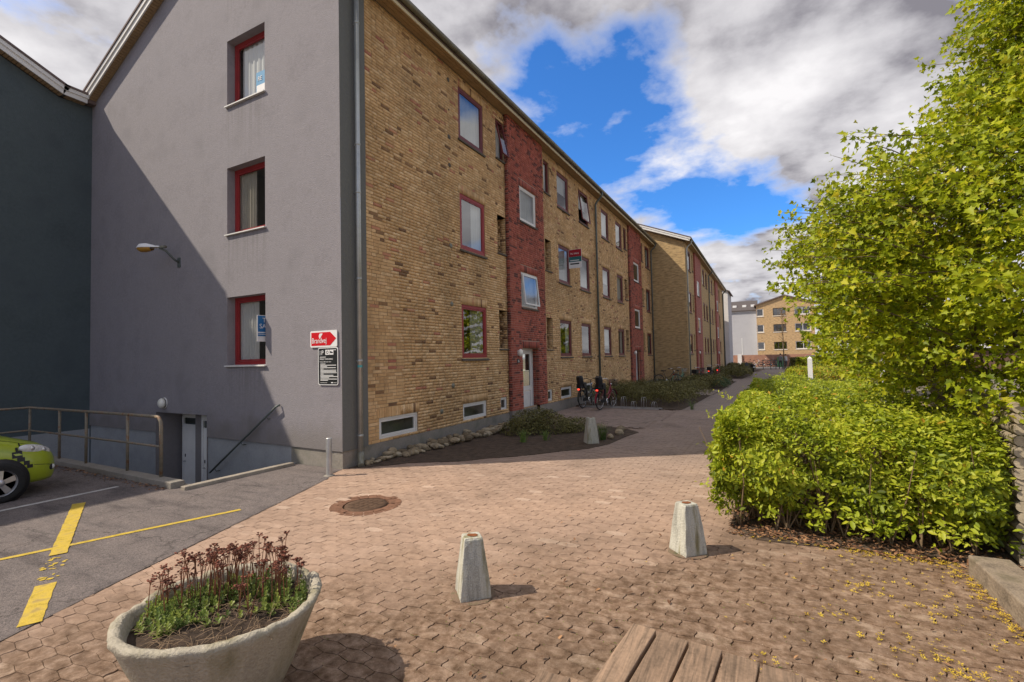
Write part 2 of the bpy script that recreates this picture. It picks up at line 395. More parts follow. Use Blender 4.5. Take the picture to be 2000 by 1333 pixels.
WRNG = random.Random(11)
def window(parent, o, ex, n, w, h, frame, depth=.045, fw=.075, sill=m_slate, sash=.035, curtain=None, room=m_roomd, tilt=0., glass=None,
           roomdepth=1.3, name='window', sillout=.05, mullions=0, silloff=.0, sillth=.045, cdepth=.075):
    """frame mesh with pane, sill, curtain and interior as its children; o = lower corner in the wall plane"""
    ex = V(ex); n = V(n); o = V(o); Z = V((0, 0, 1)); B = o-n*depth
    mb = MB()
    def bx(m_, a, b, c, d, n0, n1):      # u a..b, z c..d, along normal n0..n1
        p = lambda u, z, q: B+ex*u+Z*z+n*q
        m_.add([p(a, c, n0), p(b, c, n0), p(b, d, n0), p(a, d, n0), p(a, c, n1), p(b, c, n1), p(b, d, n1), p(a, d, n1)],
               [(0, 3, 2, 1), (4, 5, 6, 7), (0, 1, 5, 4), (1, 2, 6, 5), (2, 3, 7, 6), (3, 0, 4, 7)])
    bx(mb, 0, w, 0, fw, -.06, 0); bx(mb, 0, w, h-fw, h, -.06, 0); bx(mb, 0, fw, fw, h-fw, -.06, 0); bx(mb, w-fw, w, fw, h-fw, -.06, 0)
    f = mb.build(name, frame, parent)
    for k in range(mullions):
        u = fw+(w-2*fw)*(k+1)/(mullions+1); mm = MB(); bx(mm, u-.03, u+.03, fw, h-fw, -.055, -.003); mm.build('mullion', frame, f)
    a, b, c, d = fw+.004, w-fw-.004, fw+.004, h-fw-.004
    ms = MB(); s = sash
    if tilt:
        # top-hung sash swung outwards
        def pt(u, z, q): 
            dz = z-d; return B+ex*u+Z*(d+dz*math.cos(tilt)-q*math.sin(tilt)*0)+n*(.005-dz*math.sin(tilt)+q)
        def tb(a_, b_, c_, d_):
            vs = [pt(a_, c_, 0), pt(b_, c_, 0), pt(b_, d_, 0), pt(a_, d_, 0), pt(a_, c_, .04), pt(b_, c_, .04), pt(b_, d_, .04), pt(a_, d_, .04)]
            ms.add(vs, [(0, 3, 2, 1), (4, 5, 6, 7), (0, 1, 5, 4), (1, 2, 6, 5), (2, 3, 7, 6), (3, 0, 4, 7)])
        tb(a, b, c, c+s+.015); tb(a, b, d-s-.015, d); tb(a, a+s+.015, c+s+.015, d-s-.015); tb(b-s-.015, b, c+s+.015, d-s-.015)
        ms.build('sash', frame, f)
        MB().quad(pt(a+s, c+s, .02), pt(b-s, c+s, .02), pt(b-s, d-s, .02), pt(a+s, d-s, .02)).build('pane', glass or m_glass, f)
    else:
        if sash:
            bx(ms, a, b, c, c+s, -.05, -.008); bx(ms, a, b, d-s, d, -.05, -.008); bx(ms, a, a+s, c+s, d-s, -.05, -.008); bx(ms, b-s, b, c+s, d-s, -.05, -.008)
            ms.build('sash', frame, f)
        p = lambda u, z: B+ex*u+Z*z-n*.028
        MB().quad(p(a+s*.8, c+s*.8), p(b-s*.8, c+s*.8), p(b-s*.8, d-s*.8), p(a+s*.8, d-s*.8)).build('pane', glass or m_glass, f)
    if sill is not None:
        mb = MB(); q = lambda u, z, k: o+ex*u+Z*z+n*k
        u0, u1 = -silloff, w+silloff
        vs = [q(u0, -sillth, -depth-.05), q(u1, -sillth, -depth-.05), q(u1, -sillth*.2+.012, -depth-.05), q(u0, -sillth*.2+.012, -depth-.05),
              q(u0, -sillth-.006, sillout), q(u1, -sillth-.006, sillout), q(u1, -sillth*.45, sillout), q(u0, -sillth*.45, sillout)]
        mb.add(vs, [(0, 3, 2, 1), (4, 5, 6, 7), (0, 1, 5, 4), (1, 2, 6, 5), (2, 3, 7, 6), (3, 0, 4, 7)]); mb.build('sill', sill, f)
    if room is not None:
        mb = MB(); r = lambda u, z, k: B+ex*u+Z*z-n*k
        e = .0; D = roomdepth; k0 = .062; u0, u1, z0, z1 = .01, w-.01, .01, h-.01
        if D > 1: u0, u1, z0, z1 = -.25, w+.25, -.5, h+.2
        mb.quad(r(u0, z0, D), r(u1, z0, D), r(u1, z1, D), r(u0, z1, D))
        for (p1, p2) in (((u0, z0), (u1, z0)), ((u1, z0), (u1, z1)), ((u1, z1), (u0, z1)), ((u0, z1), (u0, z0))):
            mb.quad(r(*p1, k0), r(*p2, k0), r(*p2, D), r(*p1, D))
        if D > 1: panel(mb, lambda u, z, k: r(u, z, k0), u0, u1, z0, z1, [(0.005, w-.005, .005, h-.005)])
        mb.build('interior', room, f)
    for cu_ in (curtain if isinstance(curtain, list) else [curtain] if curtain else []):
        cm, lo, hi, c0, c1 = cu_       # material, u range, z range as fractions
        mb = MB(); nn = 26; pts = []
        for i in range(nn+1):
            u = w*(lo+(hi-lo)*i/nn); q = .03+cdepth+.015*math.sin(i*1.7+lo*9); pts.append((u, q))
        for (ua, qa), (ub, qb) in zip(pts, pts[1:]):
            mb.quad(B+ex*ua+Z*h*c0-n*qa, B+ex*ub+Z*h*c0-n*qb, B+ex*ub+Z*h*c1-n*qb, B+ex*ua+Z*h*c1-n*qa)
        mb.build('curtain', cm, f)
    return f

def snap(z): return round((z-.32)/C)*C+.32
S_ = 2.75
# ================================================================== ground
def sheet(name, rect, holes, z, mt, **kw):
    mb = MB(); panel(mb, lambda u, v, k: (u, v, z), *rect, holes); return mb.build(name, mt, **kw)
PIT = (-9.4, -1.2, -1.75, 0.0); PIT2 = (-9.4, -7.15, -6.0, -1.75)
m_ground = mat('far_ground', (.20, .17, .13), .95, .2, .4, .4, 8)
sheet('ground', (-400, 400, -200, 600), [(-9.4, -1.2, -1.75, 1.3), PIT2], -.09, m_ground, kind='structure')
m_asph = mat('asphalt', (.165, .142, .135), .93, .16, 1.3, 1.0, 130, c2=(.115, .10, .097))
def asphalt_detail(M):
    t = M.node_tree; b = t.nodes['Principled BSDF']; old = b.inputs['Base Color'].links[0].from_socket
    geo = N(t, 'ShaderNodeNewGeometry'); pos = geo.outputs['Position']
    vo = N(t, 'ShaderNodeTexVoronoi'); vo.inputs['Scale'].default_value = 130; L(t, pos, vo.inputs['Vector'])
    g1 = ramp(t, vo.outputs['Color'], [(.15, (.62,)*3), (.5, (1,)*3), (.85, (1.45, 1.4, 1.35))])
    mp = N(t, 'ShaderNodeMapping'); mp.inputs['Rotation'].default_value = (0, 0, math.radians(-70)); mp.inputs['Scale'].default_value = (.55, 3.2, 1); L(t, pos, mp.inputs[0])
    ns = N(t, 'ShaderNodeTexNoise', i_Scale=1.4, i_Detail=6., i_Roughness=.6); L(t, mp.outputs[0], ns.inputs['Vector'])
    g2 = ramp(t, ns.outputs[0], [(.34, (.68, .67, .68)), (.46, (1,)*3), (.66, (1.16, 1.14, 1.12))])
    vc = N(t, 'ShaderNodeTexVoronoi'); vc.feature = 'DISTANCE_TO_EDGE'; vc.inputs['Scale'].default_value = .42
    nd = N(t, 'ShaderNodeTexNoise', i_Scale=5., i_Detail=5.); L(t, pos, nd.inputs['Vector']); va_ = N(t, 'ShaderNodeVectorMath', operation='MULTIPLY_ADD'); L(t, nd.outputs[1], va_.inputs[0]); va_.inputs[1].default_value = (.5, .5, 0); L(t, pos, va_.inputs[2]); L(t, va_.outputs[0], vc.inputs['Vector'])
    g3 = ramp(t, vc.outputs[0], [(.0, (.45,)*3), (.006, (1,)*3)])
    c = mixc(t, 1., mixc(t, 1., mixc(t, 1., old, g1, 'MULTIPLY'), g2, 'MULTIPLY'), g3, 'MULTIPLY'); L(t, c, b.inputs['Base Color'])
asphalt_detail(m_asph)
mb = MB(); panel(mb, lambda u, v, k: (u, v, .006), -45, -.001, -45, 0, [PIT, PIT2])
mb.add([(-.001, 0, .006), (-.001, -45, .006), (18, -45, .006), (2.6, -6.5, .006), (1.92, -4.78, .006), (1.55, -3.88, .006), (.9, -2.12, .006), (.32, -.58, .006), (.1, -.3, .006), (.02, 0, .006)], [tuple(range(10))])
mb.build('parking_area', m_asph, kind='structure')
m_joint = mat('paving_joint_sand', (.20, .135, .095), .98, .3, 12, .6, 90, c2=(.09, .09, .045))
sheet('paving_bed', (-.3, 12, -9, 60), [], -.026, m_joint, kind='structure')

# asphalt boundary
def asph_x(y):
    pts = [(.6, 0.), (0., .02), (-.3, .1), (-.58, .32), (-2.12, .9), (-3.88, 1.55), (-4.78, 1.92), (-6.5, 2.6), (-9, 3.6)]
    for (ya, xa), (yb, xb) in zip(pts, pts[1:]):
        if yb <= y <= ya: return xa+(xb-xa)*(ya-y)/(ya-yb)
    return 0.
BED1 = [(.05, .12), (.35, .30), (.79, .88), (1.2, 1.12), (1.62, 1.38), (1.9, 1.75), (2.28, 2.08), (2.63, 2.49), (2.98, 2.96), (3.36, 3.4), (3.6, 4.05), (3.69, 5.2), (3.8, 5.85), (3.39, 6.3), (2.5, 6.45), (1.0, 6.5), (.05, 6.55)]
BED2 = [(.05, 11.5), (2.0, 11.42), (3.98, 11.1), (4.15, 14), (4.27, 17.6), (2.5, 17.9), (.05, 18.1)]
BED3 = [(.05, 22.6), (2.0, 22.2), (4.45, 21.3), (4.7, 29.5), (3.4, 30.2), (2.2, 30.2), (2.2, 26.05), (.05, 26.05)]
BED4 = [(2.25, 33.9), (4.85, 33.0), (5.4, 43.0), (4.0, 44.4), (2.25, 44.4)]
BED5 = [(2.25, 47.9), (5.2, 47.5), (5.8, 54.0), (2.25, 54.0)]
BEDR = [(6.25, -.28), (6.52, -.6), (6.88, -.58), (7.22, -.52), (7.5, -.47), (7.84, -.48), (8.2, -.32), (8.26, -.9), (8.2, -2.2), (8.1, -9), (30, -9), (30, 9.2), (7.4, 9.2), (6.7, 6.9), (6.35, 3.0)]
def inside(p, poly):
    x, y = p; r = False; n = len(poly)
    for i in range(n):
        (x0, y0), (x1, y1) = poly[i], poly[(i+1) % n]
        if (y0 > y) != (y1 > y) and x < (x1-x0)*(y-y0)/(y1-y0)+x0: r = not r
    return r
BEDS = [BED1, BED2, BED3, BED4, BED5, BEDR]
for bpoly in BEDS: MB().prism(bpoly, -.05, .012).build('soil_bed', m_soil, kind='structure')

# --- interlocking pavers, long side across the path
PTINT = [(0, (.20, .138, .10)), (.35, (.33, .226, .165)), (.65, (.385, .265, .194)), (1, (.46, .335, .255))]
def paver_material():
    M = mat('interlocking_paver', tint=PTINT, rough=.9, var=.15, vs=14, bump=.7, bs=150)
    t = M.node_tree; b = t.nodes['Principled BSDF']; old = b.inputs['Base Color'].links[0].from_socket
    geo = N(t, 'ShaderNodeNewGeometry'); sx = N(t, 'ShaderNodeSeparateXYZ'); L(t, geo.outputs['Position'], sx.inputs[0])
    # older, mossier stones on the sitting place past the bollards
    q = mathn(t, 'ADD', mathn(t, 'MULTIPLY', sx.outputs[0], .5), mathn(t, 'MULTIPLY', sx.outputs[1], -.62))
    nz = N(t, 'ShaderNodeTexNoise', i_Scale=1.6, i_Detail=6.0); L(t, geo.outputs['Position'], nz.inputs['Vector'])
    q2 = mathn(t, 'ADD', q, mathn(t, 'MULTIPLY', mathn(t, 'SUBTRACT', nz.outputs[0], .5), 1.6))
    mk = ramp(t, mathn(t, 'MULTIPLY', q2, .2), [(.63, (0, 0, 0)), (.82, (1, 1, 1))])
    n3 = N(t, 'ShaderNodeTexNoise', i_Scale=11., i_Detail=6.0, i_Roughness=.7); L(t, geo.outputs['Position'], n3.inputs['Vector'])
    old_col = ramp(t, n3.outputs[0], [(.34, (.28, .235, .18)), (.5, (.56, .53, .48)), (.66, (.86, .88, .86))])
    worn = mixc(t, 1.0, old, old_col, 'MULTIPLY')
    col = mixc(t, mk, old, worn)
    # pale aggregate flecks
    vo = N(t, 'ShaderNodeTexVoronoi'); vo.inputs['Scale'].default_value = 95; L(t, geo.outputs['Position'], vo.inputs['Vector'])
    fl = ramp(t, vo.outputs[0], [(.10, (1, 1, 1)), (.2, (0, 0, 0))]); n4 = N(t, 'ShaderNodeTexNoise', i_Scale=40.); L(t, geo.outputs['Position'], n4.inputs['Vector'])
    fk = mixc(t, 1.0, fl, ramp(t, n4.outputs[0], [(.52, (0, 0, 0)), (.62, (.75,)*3)]), 'MULTIPLY')
    col = mixc(t, fk, col, (.62, .54, .44))
    nl = N(t, 'ShaderNodeTexNoise', i_Scale=.75, i_Detail=7., i_Roughness=.62); L(t, geo.outputs['Position'], nl.inputs['Vector'])
    col = mixc(t, 1.0, col, ramp(t, nl.outputs[0], [(.3, (.70, .70, .68)), (.47, (1, 1, 1)), (.68, (1.13, 1.12, 1.10))]), 'MULTIPLY')   # trodden and washed patches
    col = mixc(t, 1.0, col, ramp(t, mathn(t, 'MULTIPLY', sx.outputs[1], .1), [(.0, (1, 1, 1)), (.45, (.84, .93, 1.04))]), 'MULTIPLY')   # cool cast of the shade painted into the stones up the path
    L(t, col, b.inputs['Base Color']); return M
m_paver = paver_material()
PL, PW, PA = .225, .1, .0095
def paver_outline(gx=0., gy=0.):
    pts = []; n = 8; hw = PW/2-PA
    for i in range(n+1): x = -PL/2+PL*i/n; pts.append((x, -PW/2-PA*math.cos(2*math.pi*x/PL)))
    for i in (1, 2, 3): y = -hw+2*hw*i/4; pts.append((PL/2+.007*math.sin(math.pi*y/hw), y))
    for i in range(n+1): x = PL/2-PL*i/n; pts.append((x, PW/2+PA*math.cos(2*math.pi*x/PL)))
    for i in (1, 2, 3): y = hw-2*hw*i/4; pts.append((-PL/2+.007*math.sin(math.pi*y/hw), y))
    return [(x*(1-gx/PL*2), y*(1-gy/PW*2)) for x, y in pts]
P0, P1 = paver_outline(gx=.0022, gy=.0004), paver_outline(gx=.0048, gy=.0016); NP = len(P0)
PFACE = [tuple(range(NP, 2*NP))]; PSIDE = [(i, (i+1) % NP, NP+(i+1) % NP, NP+i) for i in range(NP)]
spots = []
prn = random.Random(5)
for j in range(-86, 112):
    y = j*PW
    for i in range(-1, 46):
        x = i*PL+(PL/2 if j % 2 else 0)
        if x < asph_x(y)-.13 or (y > .1 and x < .05) or x > 9.6: continue
        if .2 < y < 6.5 and all(inside((x+q, y), BED1) for q in (-.11, .11)): continue
        if all(inside((x+q, y), BEDR) for q in (-.11, .11)): continue
        if y > 6.35 and x < 3.77+(y-6.35)*.03: continue
        if not in_view((x, y, 0), .16): continue
        spots.append((x, y, (V((x, y, 0))-CAM).length, in_view((x, y, 0), -.01)))
mhx, mhy = 1.93, -1.35
spots = [s for s in spots if math.hypot(s[0]-mhx, s[1]-mhy) > .40]
spots.sort(key=lambda s: s[2]+(0 if s[3] else 50))
paving = MB().quad((3.9, 9.0, -.012), (9.5, 9.0, -.012), (9.9, 20, -.012), (4.3, 20, -.012)).build('paved_path', m_joint, kind='structure')
cache = {}
rest = MB()
for idx, (x, y, d, _) in enumerate(spots):
    ti = round(min(1, max(0, prn.gauss(.58, .085 if y < 2.5 else .035)))*12)/12 if prn.random() > .03 or y > 1.5 else 1.0
    z = prn.gauss(.0, .0016); tx, ty = prn.gauss(0, .006), prn.gauss(0, .010)
    if idx < 300:
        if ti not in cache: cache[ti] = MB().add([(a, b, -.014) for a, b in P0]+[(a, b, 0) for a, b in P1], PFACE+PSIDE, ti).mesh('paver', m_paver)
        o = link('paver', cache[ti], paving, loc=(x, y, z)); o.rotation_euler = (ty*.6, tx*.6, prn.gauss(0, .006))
    else:
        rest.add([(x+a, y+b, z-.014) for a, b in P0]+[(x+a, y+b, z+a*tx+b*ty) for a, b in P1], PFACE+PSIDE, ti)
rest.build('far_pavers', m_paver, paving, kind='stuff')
# rectangular slabs of the bicycle stand, long joints along the path
m_slab = mat('stand_slab', tint=[(0, (.17, .13, .105)), (.35, (.28, .215, .175)), (.65, (.33, .25, .205)), (1, (.40, .32, .27))], rough=.9, var=.14, vs=6, bump=.5, bs=90)
mb = MB(); w, l = .14, .21
for i in range(0, 30):
    for j in range(0, 26):
        x = .1+i*w; y = 6.62+j*l+(l/2 if i % 2 else 0)
        if y+l > 11.45-.09*x or x+w > 3.93+(y-6.35)*.03: continue
        z = prn.gauss(-.006, .0015); mb.box((x+.004, y+.003, -.03), (x+w-.004, y+l-.003, z), min(1, max(0, prn.gauss(.42, .1))))
mb.build('stand_paving', m_slab, kind='structure')
# the path further off: same stones as a fine pattern, colour greyed to imitate the shade
def far_paving_mat():
    M = mat('far_paving', (.305, .245, .208), .92, .12, 3, .3, 60); t = M.node_tree; b = t.nodes['Principled BSDF']
    old = b.inputs['Base Color'].links[0].from_socket
    geo = N(t, 'ShaderNodeNewGeometry'); br = N(t, 'ShaderNodeTexBrick'); br.offset = .5
    br.inputs['Scale'].default_value = 1; br.inputs['Brick Width'].default_value = PL; br.inputs['Row Height'].default_value = PW; br.inputs['Mortar Size'].default_value = .004
    br.inputs['Color1'].default_value = (1, 1, 1, 1); br.inputs['Color2'].default_value = (.86, .86, .86, 1); br.inputs['Mortar'].default_value = (.4, .38, .35, 1)
    L(t, geo.outputs['Position'], br.inputs['Vector']); L(t, mixc(t, 1.0, old, br.outputs[0], 'MULTIPLY'), b.inputs['Base Color']); return M
m_farpav = far_paving_mat()
mb = MB(); mb.add([(3.9, 11.1, -.004), (9.9, 11.1, -.004), (9.9, 56, -.004), (6.2, 56, -.004), (5.4, 43, -.004), (4.7, 29.5, -.004), (4.27, 17.6, -.004)], [tuple(range(7))])
mb.quad((.1, 18, -.004), (4.3, 17.6, -.004), (4.5, 21.6, -.004), (.1, 22.6, -.004)); mb.quad((2.2, 30, -.004), (4.7, 29.5, -.004), (4.9, 33.2, -.004), (2.2, 34, -.004))
mb.quad((2.2, 44.2, -.004), (5.4, 43, -.004), (5.7, 47.7, -.004), (2.2, 48, -.004))
mb.build('far_path', m_farpav, kind='structure')
sheet('street', (-40, 60, 56, 66), [], -.03, mat('street_surface', (.36, .33, .29), .9, .1, .8, .3, 30), kind='structure')
# kerb line of small stones between path and stand
# yellow and white paint
m_yel = mat('yellow_road_paint', (.54, .385, .05), .75, .25, 9, .3, 90, c2=(.36, .26, .08))
m_wline = mat('white_road_paint', (.45, .43, .41), .8, .2, 9, .2, 90)
def strip(name, a, b, w, mt, label, z=.0105, jag=True):
    a = V(a); b = V(b); d = (b-a).normalized(); n = V((-d.y, d.x)); k = max(2, int((b-a).length/.06)); mb = MB(); r = random.Random(int(a.x*99))
    L_ = [a+(b-a)*i/k+n*(w/2+r.uniform(-.004, .004)) for i in range(k+1)]; R_ = [a+(b-a)*i/k-n*(w/2+r.uniform(-.004, .004)) for i in range(k+1)]
    for i in range(k): mb.quad((*L_[i], z), (*L_[i+1], z), (*R_[i+1], z), (*R_[i], z))
    return mb.build(name, mt, label=label, cat='road marking')
strip('painted_line', (.592, -2.207), (-.16, -4.45), .072, m_yel, 'long thin yellow line painted across the asphalt to its edge')
pa, pb = V((-1.8, -2.99)), V((1.82, -4.60)); pdv = pb-pa
strip('painted_bar', pa, pa+pdv*.58, .135, m_yel, 'wide yellow bar on the asphalt crossing the long thin line', z=.0145)
strip('painted_bar', pa+pdv*.79, pb, .135, m_yel, 'short end piece of the wide yellow bar beside the pavers')
mb = MB(); r = random.Random(4)
for k in range(26):
    q = pa+pdv*r.uniform(.6, .76)+V((-pdv.y, pdv.x)).normalized()*r.uniform(-.08, .08)*(1 if r.random() < .6 else .5); s = r.uniform(.008, .03)
    mb.add([(q.x+s*math.cos(a)*r.uniform(.5, 1.2), q.y+s*math.sin(a)*r.uniform(.5, 1.2), .0105) for a in (0, 1.1, 2.2, 3.3, 4.4, 5.4)], [tuple(range(6))])
mb.build('paint_flakes', m_yel, kind='stuff', label='worn away yellow flakes between the two yellow bars', cat='paint')
strip('bay_line', (-2.39, -2.29), (-2.376, -5.2), .09, m_wline, 'worn white parking bay line beside the green car')

# manhole cover with ring of brown setts
mh = empty('manhole_cover', (mhx, mhy, 0), label='round iron manhole cover in a ring of rusty brown setts', cat='manhole')
m_iron = mat('rusty_iron', (.115, .07, .045), .8, .25, 12, .5, 60, metal=.3)
m_sett = mat('rusty_sett', (.185, .095, .058), .9, .3, 10, .8, 70)
mb = MB(); mb.lathe([(0.001, .004), (.2, .006), (.27, .004), (.275, -.02)], n=32)
for k in range(5):
    for j in range(5):
        x, y = (k-2)*.085, (j-2)*.085
        if math.hypot(x, y) < .23: mb.box((x-.028, y-.028, .003), (x+.028, y+.028, .009))
mb.build('lid', m_iron, mh)
sm = MB().box((-.055, -.04, -.03), (.055, .04, .004)).mesh('sett', m_sett)
for k in range(18):
    a = 2*math.pi*k/18; o = link('sett', sm, mh, loc=(.335*math.cos(a), .335*math.sin(a), random.uniform(-.003, .003))); o.rotation_euler = (0, 0, a+math.pi/2)
for k in range(22):
    a = 2*math.pi*(k+.5)/22; o = link('sett', sm, mh, loc=(.415*math.cos(a), .415*math.sin(a), random.uniform(-.004, .001))); o.rotation_euler = (0, 0, a+math.pi/2)

# ================================================================== near apartment block
EAVE, ZB = 9.08, .32
B1 = empty('apartment_block', (0, 0, 0), label='long yellow brick apartment block with grey rendered gable end nearest the camera', cat='building')
END1 = 26.1
fx = lambda u, z, k: (k, u, z)                     # facade: u along the street, k outwards
z0s, z1s = [snap(1.927+S_*i) for i in range(3)], [snap(3.275+S_*i) for i in range(3)]
COLS = dict(a=(3.84, 5.03), b=(10.23, 11.38), c=(12.51, 13.68), d=(15.54, 16.69), e=(17.93, 19.06), f=(24.5, 25.7))
SLITS = [(5.72, 6.205), (9.03, 9.52), (19.42, 20.0), (23.3, 23.85)]
BAYS = [(6.22, 8.72), (20.24, 22.95)]
holes = []; soldiers = []
for c, (a, b) in COLS.items():
    for i in range(3):
        holes.append((a, b, z0s[i], z1s[i]))
        soldiers.append((a-.05, b+.05, z1s[i], min(z1s[i]+.21, EAVE-.005)))
slit_z = [(snap(2.168+S_*i), snap(3.27+S_*i)) for i in range(3)]
for a, b in SLITS:
    for i in range(3): holes.append((a, b, *slit_z[i]))
BASE = [(.935, 2.10, .363, .784), (3.83, 4.95, .363, .784), (5.72, 6.08, .42, .784), (9.0, 9.36, .40, .784), (10.16, 11.2, .363, .784), (12.6, 13.6, .363, .784)]
for h in BASE: holes.append(h); soldiers.append((h[0]-.06, h[1]+.06, .784, .784+.2)) if h[1]-h[0] > .5 else None
bayholes = [(a, b, ZB, EAVE) for a, b in BAYS]
baycuts = [(a+.73, a+1.87, z, y) for a, b in BAYS for z, y in ((ZB+.05, snap(2.2)-.01), (snap(3.43)+.01, snap(4.5)-.01), (snap(6.14)+.01, snap(7.21)-.01))]
wall = MB(); panel(wall, lambda u, z, k: (-.001, u, z), .624, END1, ZB, EAVE, holes+baycuts)
for h in holes: reveals(wall, fx, h, .1)
brick_wall = wall.build('brick_wall', m_mort, B1)
bl = lay(.628, END1, ZB+.002, EAVE, holes+bayholes, soldiers)
brick_mesh(bl, fx, .008, m_yb, brick_wall, keep=300)
# brick reveals of the deep slit niches (right hand cheek and left)
nb = []
for a, b in SLITS:
    for i in range(2):
        zz0, zz1 = slit_z[i]
        for yy, sg in ((b, 1), (a, -1)):
            fn = (lambda yy, sg: (lambda u, z, k: (-u, yy-sg*k, z)))(yy, sg)
            panelmb = MB(); panel(panelmb, fn, 0, .42, zz0, zz1, []); panelmb.quad((-.42, a, zz0), (-.42, b, zz0), (-.42, b, zz1), (-.42, a, zz1)); panelmb.quad((0, a, zz1-.001), (0, b, zz1-.001), (-.42, b, zz1-.001), (-.42, a, zz1-.001))
            panelmb.build('niche', m_mort, B1)
            brick_mesh(lay(0.004, .42, zz0, zz1, []), fn, .006, m_yb, brick_wall, keep=0, name='niche_brick')
# plinth
mb = MB(); panel(mb, lambda u, z, k: (.012 if True else 0, u, z), .02, END1, -.25, ZB-.003, [(a-.0, b+.0, .32, 2) for a, b in BAYS])
mb.quad((.012, .02, ZB-.003), (.012, END1, ZB-.003), (-.05, END1, ZB-.003), (-.05, .02, ZB-.003))
mb.quad((.012, .02, -.25), (.012, .02, ZB-.003), (-.2, .02, ZB-.003), (-.2, .02, -.25))
mb.build('plinth', m_plinth, B1)
# grey rendered gable and its return round the corner
GW = 9.4; RIDGE = (-4.7, 11.15); ZR = .308
gh = [(-3.31, -2.06, 1.871+S_*i, 3.286+S_*i) for i in range(3)]
DOORH = (-6.09, -4.04, -1.4, .80)
fg = lambda u, z, k: (u, -k, z)
mb = MB(); panel(mb, fg, -GW, .032, .335, EAVE, gh+[DOORH], 0.)
mb.add([(-GW, 0, EAVE), (.032, 0, EAVE), (.032, 0, EAVE+.05), (RIDGE[0], 0, RIDGE[1]), (-GW, 0, EAVE+.05)], [(0, 1, 2, 3, 4)])
for h in gh: reveals(mb, fg, h, .24)
reveals(mb, fg, DOORH, .6, 'lrt')
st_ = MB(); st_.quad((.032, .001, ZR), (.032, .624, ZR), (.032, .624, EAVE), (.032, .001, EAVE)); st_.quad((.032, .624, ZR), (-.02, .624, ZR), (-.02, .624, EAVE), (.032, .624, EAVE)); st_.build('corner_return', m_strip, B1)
mb.quad((-3.83, 0, .335), (.032, 0, ZR), (.032, .624, ZR), (-3.83, .05, .335)); mb.quad((-3.83, 0, .336), (.032, 0, .336), (.032, 0, ZR), (-3.83, 0, .335))
mb.build('gable_wall', m_render, B1)
mb = MB(); panel(mb, lambda u, z, k: (u, .03, z), -GW, .013, -1.5, .334, [DOORH]); 
mb.build('gable_plinth', m_plinthg, B1)
mb = MB(); mb.quad((-1.35, .026, -.3), (.012, .026, -.3), (.012, .026, .306), (-1.35, .026, .306)); mb.build('gable_plinth_end', m_plinth, B1)
# gable windows
for i, h in enumerate(gh):
    cur = [(m_curt, .02, .55, .02, .98), (m_curtb, 0., .5, .02, .98), (m_blind, .12, 1., .02, .98)][i]
    wf = window(B1, (h[0], 0, h[2]), (1, 0, 0), (0, -1, 0), h[1]-h[0], h[3]-h[2], m_redpaint, depth=.17, fw=.075, sash=.03, sill=m_white, sillout=.05, sillth=.03, silloff=.03, curtain=cur, room=m_room, glass=m_glassg, cdepth=.05)
    if i == 2:
        mb = MB().quad((-2.62, .196, h[2]+.10), (-2.30, .196, h[2]+.10), (-2.30, .196, h[2]+.62), (-2.62, .196, h[2]+.62)); st = mb.build('sticker', mat('blue_sticker', (.10, .30, .50), .5, .03), wf)
        MB().quad((-2.60, .193, h[2]+.10), (-2.24, .193, h[2]+.10), (-2.24, .193, h[2]+.34), (-2.60, .193, h[2]+.34)).build('white_sticker', m_bwhite, wf)
        text('sticker_lettering', 'RE', .13, m_bwhite, basis((-2.56, .190, h[2]+.43), (1, 0, 0), (0, 0, 1)), wf)
# facade windows
def dress(i, c):
    """how the household dresses a window: nets, side curtains, half blinds"""
    r = WRNG.random()
    if i == 0 and r < .5: return None if c in 'bc' else [(m_curtb, 0, .22, .02, .98), (m_curtb, .78, 1, .02, .98)]
    if r < .35: return (m_curt, 0, 1, .02, .98)
    if r < .55: return [(m_curt, 0, .3, .02, .98), (m_curt, .72, 1, .02, .98)]
    if r < .75: return [(m_blind, 0, 1, .48, .98)]
    return [(m_curt, 0, 1, .35, .98), (m_curtb, 0, .16, .02, .98)]
for c, (a, b) in COLS.items():
    for i in range(3):
        r = WRNG.random(); glass_only = i == 0 and c in 'abc'
        cur = None
        if i == 2: cur = (m_curt, .0, 1., .02, .98)
        elif i == 1 and c == 'a': cur = (m_blind, .55, 1., .02, .98)
        elif i == 1: cur = (m_curt, .0, 1., .02, .98) if c in 'bcd' else (m_curtb, .5, 1, .02, .98)
        elif c in 'ade': cur = (m_curtb, .45, 1., .02, .98)
        cur = dress(i, c) if c != 'a' else cur
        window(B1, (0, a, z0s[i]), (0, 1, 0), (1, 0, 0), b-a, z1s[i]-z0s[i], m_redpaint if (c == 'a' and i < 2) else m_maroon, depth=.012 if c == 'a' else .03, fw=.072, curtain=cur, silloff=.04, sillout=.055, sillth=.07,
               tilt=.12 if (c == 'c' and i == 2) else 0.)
for k, (a, b) in enumerate(SLITS):
    for i in range(3):
        zz0, zz1 = slit_z[i]
        if i == 2: window(B1, (0, a, zz0), (0, 1, 0), (1, 0, 0), b-a, zz1-zz0, m_maroon, depth=.05, fw=.045, sash=.02, sillth=.06, silloff=.03, tilt=.22 if k == 0 else 0., curtain=(m_curt, 0, 1, .02, .98), room=m_room)
        else:
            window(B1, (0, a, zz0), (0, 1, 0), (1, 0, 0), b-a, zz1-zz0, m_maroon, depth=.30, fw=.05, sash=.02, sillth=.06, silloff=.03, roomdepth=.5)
for h in BASE:
    window(B1, (0, h[0], h[2]), (0, 1, 0), (1, 0, 0), h[1]-h[0], h[3]-h[2], m_white, depth=.02, fw=.045 if h[1]-h[0] > .5 else .035, sash=.04 if h[1]-h[0] > .5 else .03, sill=None, glass=m_glassd, roomdepth=.35, room=m_room)
